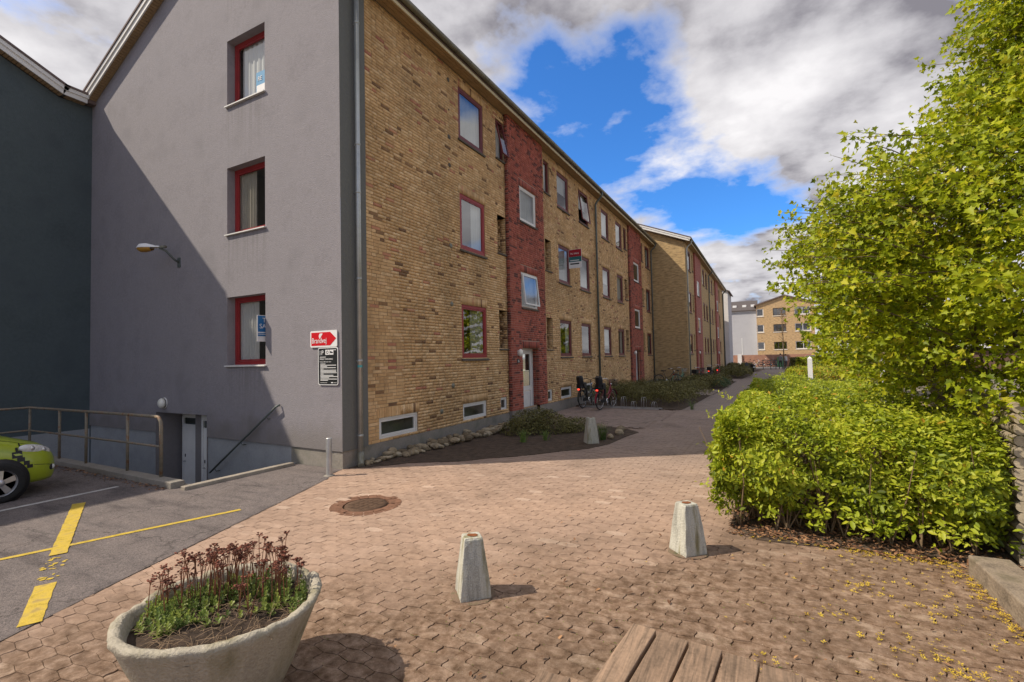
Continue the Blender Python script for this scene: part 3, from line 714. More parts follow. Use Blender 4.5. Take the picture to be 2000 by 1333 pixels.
# red stair bays
for bi, (a, b) in enumerate(BAYS):
    P = .11; zb = .36
    fb = lambda u, z, k: (P+k, u, z)
    wa, wb = (a+.72, a+1.88) if bi == 0 else (a+.78, a+2.0)
    da, db = (a+.71, a+1.89) if bi == 0 else (a+.7, a+2.0)
    bh = [(wa, wb, snap(6.14), snap(7.21)), (wa, wb, snap(3.43), snap(4.5)), (da, db, -.3, snap(2.2))]
    mb = MB(); panel(mb, lambda u, z, k: (P-.001, u, z), a, b, zb, EAVE, bh)
    for q in (a, b): mb.quad((P, q, zb), (P, q, EAVE), (-.02, q, EAVE), (-.02, q, zb))
    for h in bh[:2]: reveals(mb, fb, h, .1)
    bay = mb.build('stair_bay', m_mortr, B1)
    sol = [(h[0]-.04, h[1]+.04, h[3], h[3]+.21) for h in bh]
    brick_mesh(lay(a, b, zb, EAVE, bh, sol, dark=.14, redp=0, lo=.2, hi=.8), fb, .008, m_rb, bay, keep=300 if bi == 0 else 0)
    fl = lambda u, z, k: (P-u, a-k, z)
    brick_mesh(lay(-.008, P, zb, EAVE, [], dark=.35, redp=0, lo=.1, hi=.6), fl, .006, m_rb, bay, keep=0, name='corner_brick')
    mb = MB(); mb.box((-.02, a, -.2), (P-.004, da, zb-.002)); mb.box((-.02, db, -.2), (P-.004, b, zb-.002)); mb.build('bay_plinth', m_plinth, B1)
    # door recess with red brick cheek
    zt = snap(2.2); D = .30
    rc = MB(); rc.quad((P, da, .1), (P, da, zt), (P-D, da, zt), (P-D, da, .1)); rc.quad((P, db, .1), (P, db, zt), (P-D, db, zt), (P-D, db, .1)); rc.quad((P, da, zt), (P, db, zt), (P-D, db, zt), (P-D, da, zt))
    rc.build('door_recess', m_mortr, B1)
    fr_ = lambda u, z, k: (P-u, db-k, z)
    brick_mesh(lay(0, D-.01, zb, zt, [], dark=.25, redp=0, lo=.1, hi=.6), fr_, .006, m_rb, bay, keep=0, name='cheek_brick')
    MB().box((P-D, da, -.1), (P-.004, db, .13)).build('door_step', m_plinth, B1)
    x = P-D+.06; mb = MB()
    mb.box((x-.06, da, .13), (x+.01, da+.07, zt)); mb.box((x-.06, db-.07, .13), (x+.01, db, zt)); mb.box((x-.06, da+.07, zt-.07), (x+.01, db-.07, zt))
    door = mb.build('door', m_white, B1)
    mb = MB(); l0, l1 = da+.075, db-.075
    mb.box((x-.04, l0, .14), (x, l0+.12, zt-.075)); mb.box((x-.04, l1-.12, .14), (x, l1, zt-.075)); mb.box((x-.04, l0+.12, .14), (x, l1-.12, .24)); mb.box((x-.04, l0+.12, .86), (x, l1-.12, 1.0)); mb.box((x-.04, l0+.12, zt-.18), (x, l1-.12, zt-.075)); mb.box((x-.03, l0+.14, .26), (x-.014, l1-.14, .84))
    mb.build('door_leaf', m_white, door)
    MB().quad((x-.02, l0+.12, 1.0), (x-.02, l1-.12, 1.0), (x-.02, l1-.12, zt-.18), (x-.02, l0+.12, zt-.18)).build('pane', m_glassd, door)
    MB().box((x-.9, l0, .14), (x-.88, l1, zt)).build('hall_wall', m_roomd, door)
    MB().tube([(x, l0+.05, 1.02), (x+.05, l0+.05, 1.02), (x+.05, l0+.16, 1.02)], .011, 6).build('handle', m_galv, door)
    for k, h in enumerate(bh[:2]):
        window(B1, (P, h[0], h[2]), (0, 1, 0), (1, 0, 0), h[1]-h[0], h[3]-h[2], m_white, depth=.02, fw=.06, sash=.03, sillth=.07, sillout=.05, silloff=.02, curtain=(m_curt, 0, 1, .02, .98) if bi == 0 else None, tilt=.10 if (k == 1 and bi == 0) else 0., room=m_room)
    lp = MB().lathe([(.001, .085), (.05, .08), (.09, .05), (.10, 0.0), (.09, -.012), (.06, -.03)], (P+.06, 0, 0), 16, axis='x')
    lp = MB(); lp.ellipsoid((P+.075, a+.43, 2.04), (.07, .095, .115)); lamp = lp.build('entrance_lamp', m_globe, B1)
    MB().box((P+.004, a+.37, 1.96), (P+.03, a+.49, 2.12)).build('lamp_base', m_white, lamp)
    if bi == 0:
        pl = MB().box((P+.008, a+.31, 1.74), (P+.02, a+.47, 1.86)).build('number_plate', m_black, B1)
        text('door_number', '16', .105, m_bwhite, basis((P+.021, a+.34, 1.762), (0, 1, 0), (0, 0, 1)), pl)
# vents
for y, z, r in ((3.42, 8.72, .055), (3.42, 7.30, .06), (3.42, 6.60, .055), (3.42, 4.63, .06), (3.42, 3.22, .06), (3.42, 1.26, .065), (2.95, .70, .06), (3.42, 8.0-.03, .02)):
    mb = MB(); mb.lathe([(.001, .022), (r*.8, .022), (r, .012), (r, -.02)], (0, y, z), 14, axis='x'); mb.build('wall_vent', m_zinc if z < 6 else m_slate, B1)
# eaves: soffit boards, fascia, gutter with brackets
for k in range(3): MB().box((.012+k*.098, .0 if True else 0, EAVE+.004), (.012+k*.098+.09, END1, EAVE+.022)).build('soffit_board', m_tan, B1)
MB().box((.30, -.3, EAVE-.02), (.328, END1+.04, EAVE+.135)).build('fascia', m_cream, B1)
gut = MB()
prof = [(.0, 0.005)]+[(.068+.068*math.cos(math.pi+math.pi*k/8), .068*math.sin(math.pi+math.pi*k/8)) for k in range(9)]+[(.142, .006)]
for (xa, za), (xb, zb_) in zip(prof, prof[1:]):
    gut.add([(.332+xa, -.32, EAVE+.15+za), (.332+xb, -.32, EAVE+.15+zb_), (.332+xb, END1+.1, EAVE+.15+zb_), (.332+xa, END1+.1, EAVE+.15+za)], [(0, 1, 2, 3)], 0., True)
gutter = gut.build('gutter', m_zinc, B1)
for k in range(30):
    y = .3+k*.87; mb = MB(); mb.tube([(.332+.068+.072*math.cos(q), y, EAVE+.15+.072*math.sin(q)) for q in [math.pi+math.pi*i/8 for i in range(9)]], .007, 4); mb.build('bracket', m_zinc, gutter)
def roof(par, x0, x1, y0, y1, ze, zr, over, yov0, yov1, th=.14, mt=None):
    xm = (x0+x1)/2; sl = (zr-ze)/((x1-x0)/2)
    mb = MB()
    for sx, xe in ((1, x1+over), (-1, x0-over)):
        zE = ze-over*sl
        vs = [(xm, y0-yov0, zr), (xe, y0-yov0, zE), (xe, y1+yov1, zE), (xm, y1+yov1, zr)]
        mb.add([(x, y, z) for x, y, z in vs]+[(x, y, z+th) for x, y, z in vs], [(0, 1, 2, 3), (4, 7, 6, 5), (0, 4, 5, 1), (1, 5, 6, 2), (2, 6, 7, 3), (3, 7, 4, 0)])
    return mb.build('roof', mt or m_roof, par)
rf = roof(B1, -GW, 0, 0, END1, EAVE+.2, RIDGE[1]+.2, .34, .20, .05, .1)
# white verge boards and slatted soffit on the gable
def verge(par, p0, p1, n, out, boards=((-.11, .0), (.0, .075)), sof=True, slat=.085, key=''):
    """p0,p1 ends of the rake on the wall plane; n outward normal"""
    p0, p1, n = V(p0), V(p1), V(n); d = p1-p0; Lr = d.length; d.normalize(); up = n.cross(d); up = up if up.z > 0 else -up
    def bx(mb, a, b, c, e, n0, n1):
        q = lambda s, t_, k: p0+d*s+up*t_+n*k
        mb.add([q(a, c, n0), q(b, c, n0), q(b, e, n0), q(a, e, n0), q(a, c, n1), q(b, c, n1), q(b, e, n1), q(a, e, n1)], [(0, 3, 2, 1), (4, 5, 6, 7), (0, 1, 5, 4), (1, 2, 6, 5), (2, 3, 7, 6), (3, 0, 4, 7)])
    mb = MB(); bx(mb, 0, Lr, .02, .16, out-.03, out); f = mb.build('verge_board', m_white, par)
    mb = MB(); bx(mb, -.02, Lr, .14, .235, out+.001, out+.028); mb.build('verge_upper_board', m_white, f)
    mb = MB(); bx(mb, -.02, Lr, .24, .29, -.1, out+.05); mb.build('verge_tile_edge', m_roof, f)
    if sof:
        n_ = int(Lr/slat); mb = MB()
        for k in range(n_): bx(mb, k*slat+.006, (k+1)*slat-.006, .022, .036, .005, out-.032)
        s_ = mb.build('verge_soffit', m_tan, f, kind='stuff')
        mb = MB(); bx(mb, 0, Lr, .037, .05, .005, out-.032); mb.build('soffit_backing', m_slate, f)
verge(B1, (-GW+.22, 0, EAVE-.02), (RIDGE[0], 0, RIDGE[1]-.02), (0, -1, 0), .20)
verge(B1, (.33, 0, EAVE-.08), (RIDGE[0], 0, RIDGE[1]-.02), (0, -1, 0), .20)
ch = MB(); ch.box((-.5-3.2, 23.2, 9.9), (-3.0, 24.0, 12.3)); chn = ch.build('chimney', m_zincl, rf)
mb = MB(); mb.box((-3.8, 23.1, 12.45), (-2.9, 24.1, 12.5)); [mb.box((x, y, 12.3), (x+.04, y+.04, 12.45)) for x in (-3.68, -3.06) for y in (23.22, 23.94)]; mb.build('chimney_cap', m_black, rf)
# downpipes
def downpipe(par, y, mt, r=.042, top=True, x=.085, zbot=.05, swan=True):
    pts = ([(.40, y, EAVE+.09), (.40, y, EAVE-.05), (.33, y, EAVE-.14), (.16, y, EAVE-.30), (x, y, EAVE-.42), (x, y, EAVE-.6)] if swan else [(x, y, EAVE+.05)])+[(x, y, zbot)]
    mb = MB(); mb.tube(pts, r, 10); p = mb.build('downpipe', mt, par)
    for z in (8.2, 5.9, 5.0, 3.4, 1.9, .55):
        m2 = MB(); m2.lathe([(r+.001, -.02), (r+.007, -.015), (r+.007, .015), (r+.001, .02)], (x, y, z), 10); m2.box((-.01, y-.012, z-.01), (x-r*.5, y+.012, z+.01)); m2.build('pipe_clip', mt, p)
    return p
dp = downpipe(B1, .345, m_zincl, .046, x=.115, swan=False, zbot=.25)
MB().tube([(.115, .345, .26), (.115, .345, .14), (.15, .31, .04), (.2, .27, .02)], .058, 10).build('pipe_shoe', m_zinc, dp)
mb = MB(); mb.lathe([(.0472, -.02), (.0478, .02)], (.115, .345, 1.80), 10); mb.build('blue_tape', mat('turquoise_tape', (.06, .42, .46), .5, .05), dp)
downpipe(B1, 14.52, m_zincd, .045); downpipe(B1, 25.95, m_zincd, .04)
# wall lamps and rail on the gable
lo = empty('street_lamp', (-5.12, 0, 4.48), label='white street lamp with amber lens on an arm from the gable wall', cat='lamp')
mb = MB(); mb.tube([(0, 0, -.25), (0, -.1, -.2), (-.05, -.25, -.02), (-.1, -.36, .03)], .024, 8); mb.build('arm', m_zincd, lo)
MB().box((-.06, -.012, -.36), (.06, 0, -.14)).build('wall_plate', m_zincd, lo)
hd = Matrix.Rotation(math.radians(-68), 4, 'Z')   # head points to the left and outwards
def headpt(p): return hd.to_3x3() @ V(p)+V((-.08, -.34, .05))
sec = [(0, .045, .03), (-.12, .055, .04), (-.22, .075, .07), (-.36, .105, .105), (-.48, .10, .10), (-.56, .05, .05), (-.58, .01, .01)]
vs = []; fs = []; n_ = 12
for s_, w_, h_ in sec:
    for k in range(n_+1):
        q = math.pi*k/n_; vs.append(headpt((w_*math.cos(q), s_, h_*math.sin(q))))
for i in range(len(sec)-1):
    for k in range(n_): fs.append((i*(n_+1)+k, i*(n_+1)+k+1, (i+1)*(n_+1)+k+1, (i+1)*(n_+1)+k))
MB().add(vs, fs, 0, True).build('housing', m_bwhite, lo)
mb = MB(); vs = []; fs = []
for s_, w_, h_ in sec[2:]:
    for k in range(n_+1):
        q = math.pi+math.pi*k/n_; vs.append(headpt((w_*.9*math.cos(q), s_, h_*.9*math.sin(q)-.002)))
for i in range(len(sec)-3):
    for k in range(n_): fs.append((i*(n_+1)+k, i*(n_+1)+k+1, (i+1)*(n_+1)+k+1, (i+1)*(n_+1)+k))
MB().add(vs, fs, 0, True).build('lens', mat('amber_lens', (.42, .22, .03), .3, .1, 8, spec=.5), lo)
MB().box((-.035, -.03, -.02), (.035, .12, .03), M=Matrix.Translation((-.08, -.34, .05)) @ hd).build('gear_box', m_zinc, lo)
gl = MB(); gl.ellipsoid((-5.7, -.07, 1.02), (.115, .07, .115)); g_ = gl.build('bulkhead_lamp', m_globe, label='round white bulkhead lamp above the basement doors', cat='lamp')
MB().lathe([(.125, -.03), (.13, -.02), (.13, -.002), (.1, 0)], (-5.7, 0, 1.02), 16, axis='y').build('lamp_ring', m_white, g_)
hr = empty('handrail', (-1.67, 0, 1.03), label='slanting steel handrail along the gable above the basement steps', cat='handrail')
MB().tube([(.06, -.02, .06), (.03, -.08, .03), (-2.11, -.08, -1.41)], .02, 8).build('rail', m_zincd, hr)
for s_ in (.12, .5, .92): MB().tube([(-2.11*s_, -.08, -1.44*s_), (-2.11*s_, -.05, -1.44*s_-.05), (-2.11*s_, .03, -1.44*s_-.05)], .009, 6).build('bracket', m_zincd, hr)
# --- basement area: walls, floor, steps, doors
m_step = mat('step_concrete', (.22, .21, .19), .95, .15, 4, .5, 50)
mb = MB(); F = -1.38
mb.quad((-9.4, -1.75, F), (-1.2, -1.75, F), (-1.2, .6, F), (-9.4, .6, F)); mb.quad((-9.4, -6, F), (-7.15, -6, F), (-7.15, -1.75, F), (-9.4, -1.75, F))
mb.build('basement_floor', m_step, kind='structure')
mb = MB(); mb.quad((-7.15, -1.75, F), (-1.2, -1.75, F), (-1.2, -1.75, .02), (-7.15, -1.75, .02)); mb.quad((-1.2, -1.75, F), (-1.2, 0, F), (-1.2, 0, .02), (-1.2, -1.75, .02)); mb.quad((-7.15, -6, F), (-7.15, -1.75, F), (-7.15, -1.75, .02), (-7.15, -6, .02)); mb.quad((-9.4, -6, F), (-7.15, -6, F), (-7.15, -6, .02), (-9.4, -6, .02))
mb.build('area_wall', m_plinthg, label='grey retaining wall lining the sunken basement area', cat='wall')
st = empty('basement_steps', (-1.2, -.85, 0), label='concrete steps going down beside the gable to the basement', cat='stairs')
for k in range(8): MB().box((-.31*(k+1), -.86, -1.38), (-.31*k, .84, -.172*(k+1)+.0)).build('step', m_step, st)
D2 = .5
dd = empty('basement_doorway', (-5.06, D2, F), label='pair of white basement doors in the recess under the round lamp', cat='door')
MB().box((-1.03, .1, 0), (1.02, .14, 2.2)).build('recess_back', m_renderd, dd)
def bdoor(x0, x1, y):
    mb = MB(); mb.box((x0, y-.04, 0), (x0+.06, y, 2.14)); mb.box((x1-.06, y-.04, 0), (x1, y, 2.14)); mb.box((x0+.06, y-.04, 2.0), (x1-.06, y, 2.14)); d_ = mb.build('door', m_white, dd)
    MB().box((x0+.065, y-.03, .02), (x1-.065, y-.01, 1.84)).build('door_leaf', m_white, d_); MB().box((x0+.065, y-.02, 1.86), (x1-.065, y-.012, 1.98)).build('transom', m_glassd, d_)
    MB().tube([(x0+.12, y-.03, .95), (x0+.12, y-.08, .95), (x0+.22, y-.08, .95)], .01, 6).build('handle', m_galv, d_)
    MB().box((x0+.10, y-.034, 1.05), (x0+.14, y-.03, 1.12)).build('lock', m_black, d_)
bdoor(-.95, -.12, .08); bdoor(.32, 1.0, -.18)
MB().box((-.1, -.12, 0), (.3, .09, 2.2)).build('pier', m_render, dd)
# kerb round the area
m_kerb = mat('old_kerb', (.33, .29, .235), .95, .2, 5, .7, 50)
def kerb(a, b, w, z0, z1, label, mt=m_kerb):
    a, b = V(a), V(b); d = (b-a).normalized(); n = V((-d.y, d.x))*w/2
    mb = MB(); mb.prism([tuple(a-n), tuple(b-n), tuple(b+n), tuple(a+n)], z0, z1); o = mb.build('kerb', mt, label=label, cat='kerb')
    bv = o.modifiers.new('bevel', 'BEVEL'); bv.width = .012; bv.segments = 2; return o
kerb((-7.3, -1.86), (-1.42, -1.92), .20, -.1, .10, 'low concrete kerb under the railing of the basement area', m_plinth)
kerb((-1.18, -1.98), (-1.14, -.12), .13, -.1, .06, 'pale kerb stone edging the top of the basement steps')
# railing
rl = empty('railing', (-2.03, -1.86, .1), label='old tubular railing with two rails round the basement area', cat='railing')
base = V((-2.03, -1.86, .1))
posts = [(-2.03, -1.86), (-3.1, -1.86), (-4.62, -1.86), (-5.75, -1.86), (-7.18, -1.86), (-7.22, -3.6), (-7.25, -5.6)]
for i, (x, y) in enumerate(posts):
    if i == 0: MB().tube([V((x, y, .1))-base, V((x, y, .9))-base, V((x-.02, y, .99))-base, V((x-.08, y, 1.05))-base, V((x-.16, y, 1.06))-base], .026, 10).build('post', m_rust, rl)
    else: MB().tube([V((x, y, .1))-base, V((x, y, 1.06))-base], .024, 8).build('post', m_rust, rl)
MB().tube([V((posts[0][0]-.14, posts[0][1], 1.06))-base]+[V((x, y, 1.06))-base for x, y in posts[1:]], .025, 10).build('top_rail', m_rust, rl)
MB().tube([V((x, y, .58))-base for x, y in posts], .019, 8).build('mid_rail', m_rust, rl)
# short steel post by the corner
sp_ = empty('steel_post', (.175, -.419, 0), label='short galvanised steel post standing at the building corner', cat='post')
MB().lathe([(.048, 0), (.048, .615), (.046, .625), (.001, .63)], n=16).build('tube', m_galv, sp_)
MB().lathe([(.09, .007), (.075, .016), (.048, .018)], n=14, jit=.004).build('footing', m_plinth, sp_)

# signs on the gable
sg = empty('fire_lane_sign', (-.40, -.012, 2.31), label='red and white arrow sign reading Brandvej on the gable corner', cat='sign')
def rrect(w, h, r, n=4):
    pts = []
    for cx_, cy_2, a0 in ((w/2-r, h/2-r, 0), (-w/2+r, h/2-r, 90), (-w/2+r, -h/2+r, 180), (w/2-r, -h/2+r, 270)):
        for k in range(n+1): a = math.radians(a0+90*k/n); pts.append((cx_+r*math.cos(a), cy_2+r*math.sin(a)))
    return pts
def plate(pts, y0, y1): 
    n = len(pts); mb = MB(); mb.add([(x, y0, z) for x, z in pts]+[(x, y1, z) for x, z in pts], [tuple(range(n)), tuple(range(n, 2*n))[::-1]]+[(i, (i+1) % n, n+(i+1) % n, n+i) for i in range(n)]); return mb
m_sred = mat('sign_red', (.62, .012, .02), .4, .03, 3); m_sblk = mat('sign_black', (.02, .022, .022), .45, .05, 3)
plate(rrect(.69, .30, .03), -.012, 0.).build('backing', m_bwhite, sg)
plate([(-.315, -.12), (.175, -.12), (.325, 0), (.175, .12), (-.315, .12)], -.0145, -.0125).build('arrow', m_sred, sg)
text('lettering', 'Brandvej', .125, m_bwhite, basis((-.30, -.0165, -.075), (1, 0, 0), (0, 0, 1)) @ Matrix.Diagonal((.88, 1.12, 1, 1)), sg)
fl_ = [(-.08, .10), (-.10, .09), (-.115, .055), (-.105, .015), (-.085, .0), (-.06, .04), (-.02, .085), (-.02, .10)]
plate(fl_, -.0165, -.0148).build('flame_mark', m_bwhite, sg)
sg = empty('parking_sign', (-.29, -.012, 1.815), label='tall black parking sign with white text under the red arrow sign', cat='sign')
plate(rrect(.505, .675, .04), -.010, 0).build('backing', m_bwhite, sg)
plate(rrect(.475, .645, .03), -.0125, -.0105).build('face', m_sblk, sg)
text('letter_p', 'P', .115, m_bwhite, basis((-.165, -.0140, .205), (1, 0, 0), (0, 0, 1)), sg)
for k in range(3): text('side_letter', '8', .035, m_bwhite, basis((-.205, -.0140, .255-k*.027), (1, 0, 0), (0, 0, 1)), sg)
for x in (-.06, .045):
    plate([(x, .205), (x+.098, .205), (x+.098, .295), (x, .295)], -.0145, -.013).build('pictogram', m_bwhite, sg)
mb = MB(); mb.lathe([(.018, -.0152), (.030, -.0152)], (-.010, 0, .25), 14, axis='y'); mb.build('disc_mark', m_sblk, sg)
mb = plate([(.06, .235), (.13, .235), (.13, .255), (.105, .255), (.09, .27), (.06, .27)], -.0165, -.0152); mb.build('car_mark', m_sblk, sg)
text('heading', 'PRIVAT PARKERING', .038, m_bwhite, basis((-.205, -.0140, .115), (1, 0, 0), (0, 0, 1)), sg)
text('subheading', 'Parkering tilladt maks. 3 timer', .024, m_bwhite, basis((-.205, -.0140, .072), (1, 0, 0), (0, 0, 1)), sg)
mb = MB(); r = random.Random(8); z = .035
for wds in (.13, .40, .17, .39, .08, .40, .40, .41, .08, .33, .44, .22, .42, .19):
    mb.box((-.19, -.0142, z), (-.19+wds, -.013, z+.011)); z -= .0225
mb.box((-.2, -.0142, -.298), (-.02, -.013, -.293)); mb.box((.08, -.0142, -.302), (.13, -.013, -.285)); mb.box((.15, -.0142, -.298), (.22, -.013, -.292)); mb.box((.14, -.0142, .285), (.21, -.013, .295)); mb.box((-.205, -.0142, .16), (-.05, -.013, .17))
mb.build('small_print', m_bwhite, sg, kind='stuff')
# for-sale boards standing out from windows
m_blu = mat('board_blue', (.03, .16, .38), .5, .03); m_teal = mat('board_teal', (.03, .16, .17), .5, .03)
bd = empty('sale_board', (-2.105, 0, 2.58), label='blue for-sale board sticking out of the lowest gable window', cat='sign')
MB().box((-.004, -.15, -.26), (.004, .22, .26)).build('panel', m_bwhite, bd); MB().box((.0045, -.135, -.155), (.006, .21, .25)).build('blue_field', m_blu, bd)
text('lettering', 'TIL', .13, m_bwhite, basis((.0075, -.04, .12), (0, 1, 0), (0, 0, 1)), bd); text('lettering', 'SALG', .13, m_bwhite, basis((.0075, -.105, .0), (0, 1, 0), (0, 0, 1)), bd)
mb = MB(); mb.box((.0045, -.15, -.09), (.0075, .1, -.07)); mb.box((.0045, -.15, -.12), (.0075, .1, -.11)); mb.build('fine_print', m_bwhite, bd, kind='stuff')
bd = empty('sale_board', (.03, 11.2, 5.63), label='red teal and white for-sale board out of a first floor window', cat='sign')
MB().box((.0, -.005, -.36), (.52, .005, .36)).build('panel', m_bwhite, bd); MB().box((.01, -.008, .08), (.51, -.0055, .35)).build('red_field', mat('board_red', (.36, .015, .03), .5, .03), bd); MB().box((.01, -.008, -.12), (.51, -.0055, .078)).build('teal_field', m_teal, bd)
text('lettering', 'TIL SALG', .09, m_bwhite, basis((.06, -.0095, .17), (1, 0, 0), (0, 0, 1)), bd)
MB().box((.06, -.0075, -.22), (.42, -.0055, -.17)).build('dark_line', m_sblk, bd); MB().box((.06, -.0095, -.08), (.42, -.0082, -.05)).build('number_line', m_bwhite, bd)

# ================================================================== left wing in shadow
WG = empty('side_wing', (-9.4, 0, 0), label='dark slate grey side wing in shadow at the left edge', cat='building')
prof = [(0, 8.92), (-.7, 8.94), (-4.0, 10.46), (-6.6, 9.40), (-12.5, 9.36)]
mb = MB(); pts = [(.12, -1.5), (.12, 8.98)]+prof[1:]+[(-12.5, -1.5)]
mb.add([(0, y, z) for y, z in pts]+[(-6, y, z) for y, z in pts], [tuple(range(7)), tuple(range(7, 14))[::-1]]+[(i, (i+1) % 7, 7+(i+1) % 7, 7+i) for i in range(7)])
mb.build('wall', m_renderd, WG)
for (ya, za), (yb, zb_) in zip(prof, prof[1:]):
    MB().add([(x, y, z+dz) for dz in (.06, .2) for x, y, z in ((.21, ya, za), (.21, yb, zb_), (-6, yb, zb_), (-6, ya, za))], [(0, 1, 2, 3), (4, 7, 6, 5), (0, 4, 5, 1), (1, 5, 6, 2), (2, 6, 7, 3), (3, 7, 4, 0)]).build('roof', m_roof, WG)
for (ya, za), (yb, zb_) in zip(prof, prof[1:]): verge(WG, (0, ya-(.2 if ya == 0 else 0), za), (0, yb, zb_), (1, 0, 0), .24)
mb = MB(); mb.quad((.005, 0, -1.4), (.005, -6, -1.4), (.005, -6, .25), (.005, 0, .25)); mb.build('plinth', m_plinthg, WG)

# ================================================================== second block, set forward
def brickpat(name, cols, mortar, axis):
    M = bpy.data.materials.new(name); M.use_nodes = True; t = M.node_tree; b = t.nodes['Principled BSDF']
    geo = N(t, 'ShaderNodeNewGeometry'); s = N(t, 'ShaderNodeSeparateXYZ'); L(t, geo.outputs['Position'], s.inputs[0])
    cbn = N(t, 'ShaderNodeCombineXYZ'); L(t, s.outputs[axis], cbn.inputs[0]); L(t, s.outputs[2], cbn.inputs[1])
    br = N(t, 'ShaderNodeTexBrick'); br.inputs['Scale'].default_value = 1; br.inputs['Brick Width'].default_value = .24; br.inputs['Row Height'].default_value = C; br.inputs['Mortar Size'].default_value = .006; br.inputs['Bias'].default_value = -.1
    br.inputs['Color1'].default_value = (*cols[0], 1); br.inputs['Color2'].default_value = (*cols[1], 1); br.inputs['Mortar'].default_value = (*mortar, 1); L(t, cbn.outputs[0], br.inputs['Vector'])
    mp = N(t, 'ShaderNodeMapping'); mp.inputs['Scale'].default_value = (3.5, 12, 1); L(t, cbn.outputs[0], mp.inputs[0])
    nz = N(t, 'ShaderNodeTexNoise', i_Scale=1., i_Detail=3.0); L(t, mp.outputs[0], nz.inputs['Vector'])
    g = ramp(t, nz.outputs[0], [(.3, (.62,)*3), (.5, (1,)*3), (.7, (1.2,)*3)])
    L(t, mixc(t, 1., br.outputs[0], g, 'MULTIPLY'), b.inputs['Base Color']); b.inputs['Roughness'].default_value = .9
    bp = N(t, 'ShaderNodeBump', i_Strength=.4, i_Distance=.01); bp.invert = True; L(t, br.outputs['Fac'], bp.inputs['Height']); L(t, bp.outputs[0], b.inputs['Normal'])
    return M
yb2 = ((.50, .34, .15), (.42, .275, .12)); my_y = brickpat('far_yellow_brick_y', yb2, (.36, .28, .18), 1); my_x = brickpat('far_yellow_brick_x', yb2, (.36, .28, .18), 0)
mr_y = brickpat('far_red_brick_y', ((.36, .09, .066), (.27, .065, .05)), (.38, .24, .19), 1)
B2 = empty('apartment_block', (2.17, 26.12, 0), label='second yellow brick block set forward beyond the first', cat='building')
E2 = 28.0
f2_ = lambda u, z, k: (k, u, z)
BY2 = [(3.85, 7.2), (18.75, 21.3)]
C2 = [(1.15, 2.3), (9.1, 10.2), (11.1, 12.2), (13.6, 14.7), (15.7, 16.8), (23.2, 24.3)]; SL2 = [(2.95, 3.45), (7.6, 8.1), (17.9, 18.4), (21.7, 22.2)]
h2 = [(a, b, z0s[i], z1s[i]) for a, b in C2 for i in range(3)]+[(a, b, *slit_z[i]) for a, b in SL2 for i in range(3)]
mb = MB(); panel(mb, f2_, 0, E2, ZB, EAVE, h2)
for h in h2: reveals(mb, f2_, h, .1)
w2 = mb.build('brick_wall', my_y, B2)
mb = MB(); mb.quad((-10, 0, ZB), (0, 0, ZB), (0, 0, EAVE), (-10, 0, EAVE)); mb.add([(-10, 0, EAVE), (0, 0, EAVE), (-5, 0, 11.2)], [(0, 1, 2)]); mb.build('gable_wall', my_x, B2)
mb = MB(); mb.box((-10, .004, -.2), (-.004, E2-.01, ZB-.004)); mb.build('plinth', m_plinth, B2)
mb = MB(); mb.quad((-10, E2, 0), (0, E2, 0), (0, E2, EAVE), (-10, E2, EAVE)); mb.build('end_wall', my_x, B2)
for ci, (a, b) in enumerate(C2):
    for i in range(3): window(B2, (0, a, z0s[i]), (0, 1, 0), (1, 0, 0), b-a, z1s[i]-z0s[i], m_maroon, depth=.02, silloff=.03, sillth=.06, curtain=dress(i, 'x'))
for a, b in SL2:
    for i in range(3): window(B2, (0, a, slit_z[i][0]), (0, 1, 0), (1, 0, 0), b-a, slit_z[i][1]-slit_z[i][0], m_maroon, depth=.08, fw=.045, sash=0, sillth=.05, roomdepth=.5)
for h in ((9.2, 10.2, .36, .76), (11.1, 12.1, .36, .76)): window(B2, (.002, h[0], h[2]), (0, 1, 0), (1, 0, 0), 1.0, .4, m_white, depth=-.005, fw=.05, sill=None, room=None)
for a, b in BY2:
    zt = snap(2.2); da, db = a+.8, a+2.0
    bh = [(da, db, snap(6.14), snap(7.21)), (da, db, snap(3.43), snap(4.5)), (da, db, -.2, zt)]
    mb = MB(); panel(mb, lambda u, z, k: (.11, u, z), a, b, 0., EAVE, bh)
    for q in (a, b): mb.quad((.11, q, 0), (.11, q, EAVE), (-.01, q, EAVE), (-.01, q, 0))
    reveals(mb, lambda u, z, k: (.11+k, u, z), bh[2], .45)
    mb.build('stair_bay', mr_y, B2)
    for h in bh[:2]: window(B2, (.11, h[0], h[2]), (0, 1, 0), (1, 0, 0), h[1]-h[0], h[3]-h[2], m_white, depth=.01, sillth=.06, curtain=(m_curt, 0, 1, .02, .98))
    dr = MB().box((-.34, da, .0), (-.30, db, zt)).build('door', m_white, B2); MB().box((-.299, da+.2, 1.0), (-.295, db-.2, zt-.2)).build('pane', m_glassd, dr)
    mb = MB(); mb.ellipsoid((.19, a+.45, 2.0), (.07, .1, .115)); mb.build('entrance_lamp', m_globe, B2)
for k in range(2): MB().box((.012+k*.14, -.02, EAVE+.004), (.012+k*.14+.13, E2, EAVE+.022)).build('soffit_board', m_tan, B2)
MB().box((.30, -.36, EAVE-.02), (.328, E2, EAVE+.135)).build('fascia', m_cream, B2)
mb = MB(); mb.tube([(.40, -.38, EAVE+.13), (.40, E2+.1, EAVE+.13)], .07, 10); mb.build('gutter', m_zinc, B2)
roof(B2, -10, 0, 0, E2, EAVE+.2, 11.4, .34, .36, .05, .1)
verge(B2, (.33, 0, EAVE-.08), (-5, 0, 11.18), (0, -1, 0), .36)
verge(B2, (-10, 0, EAVE+.02), (-5, 0, 11.18), (0, -1, 0), .36)
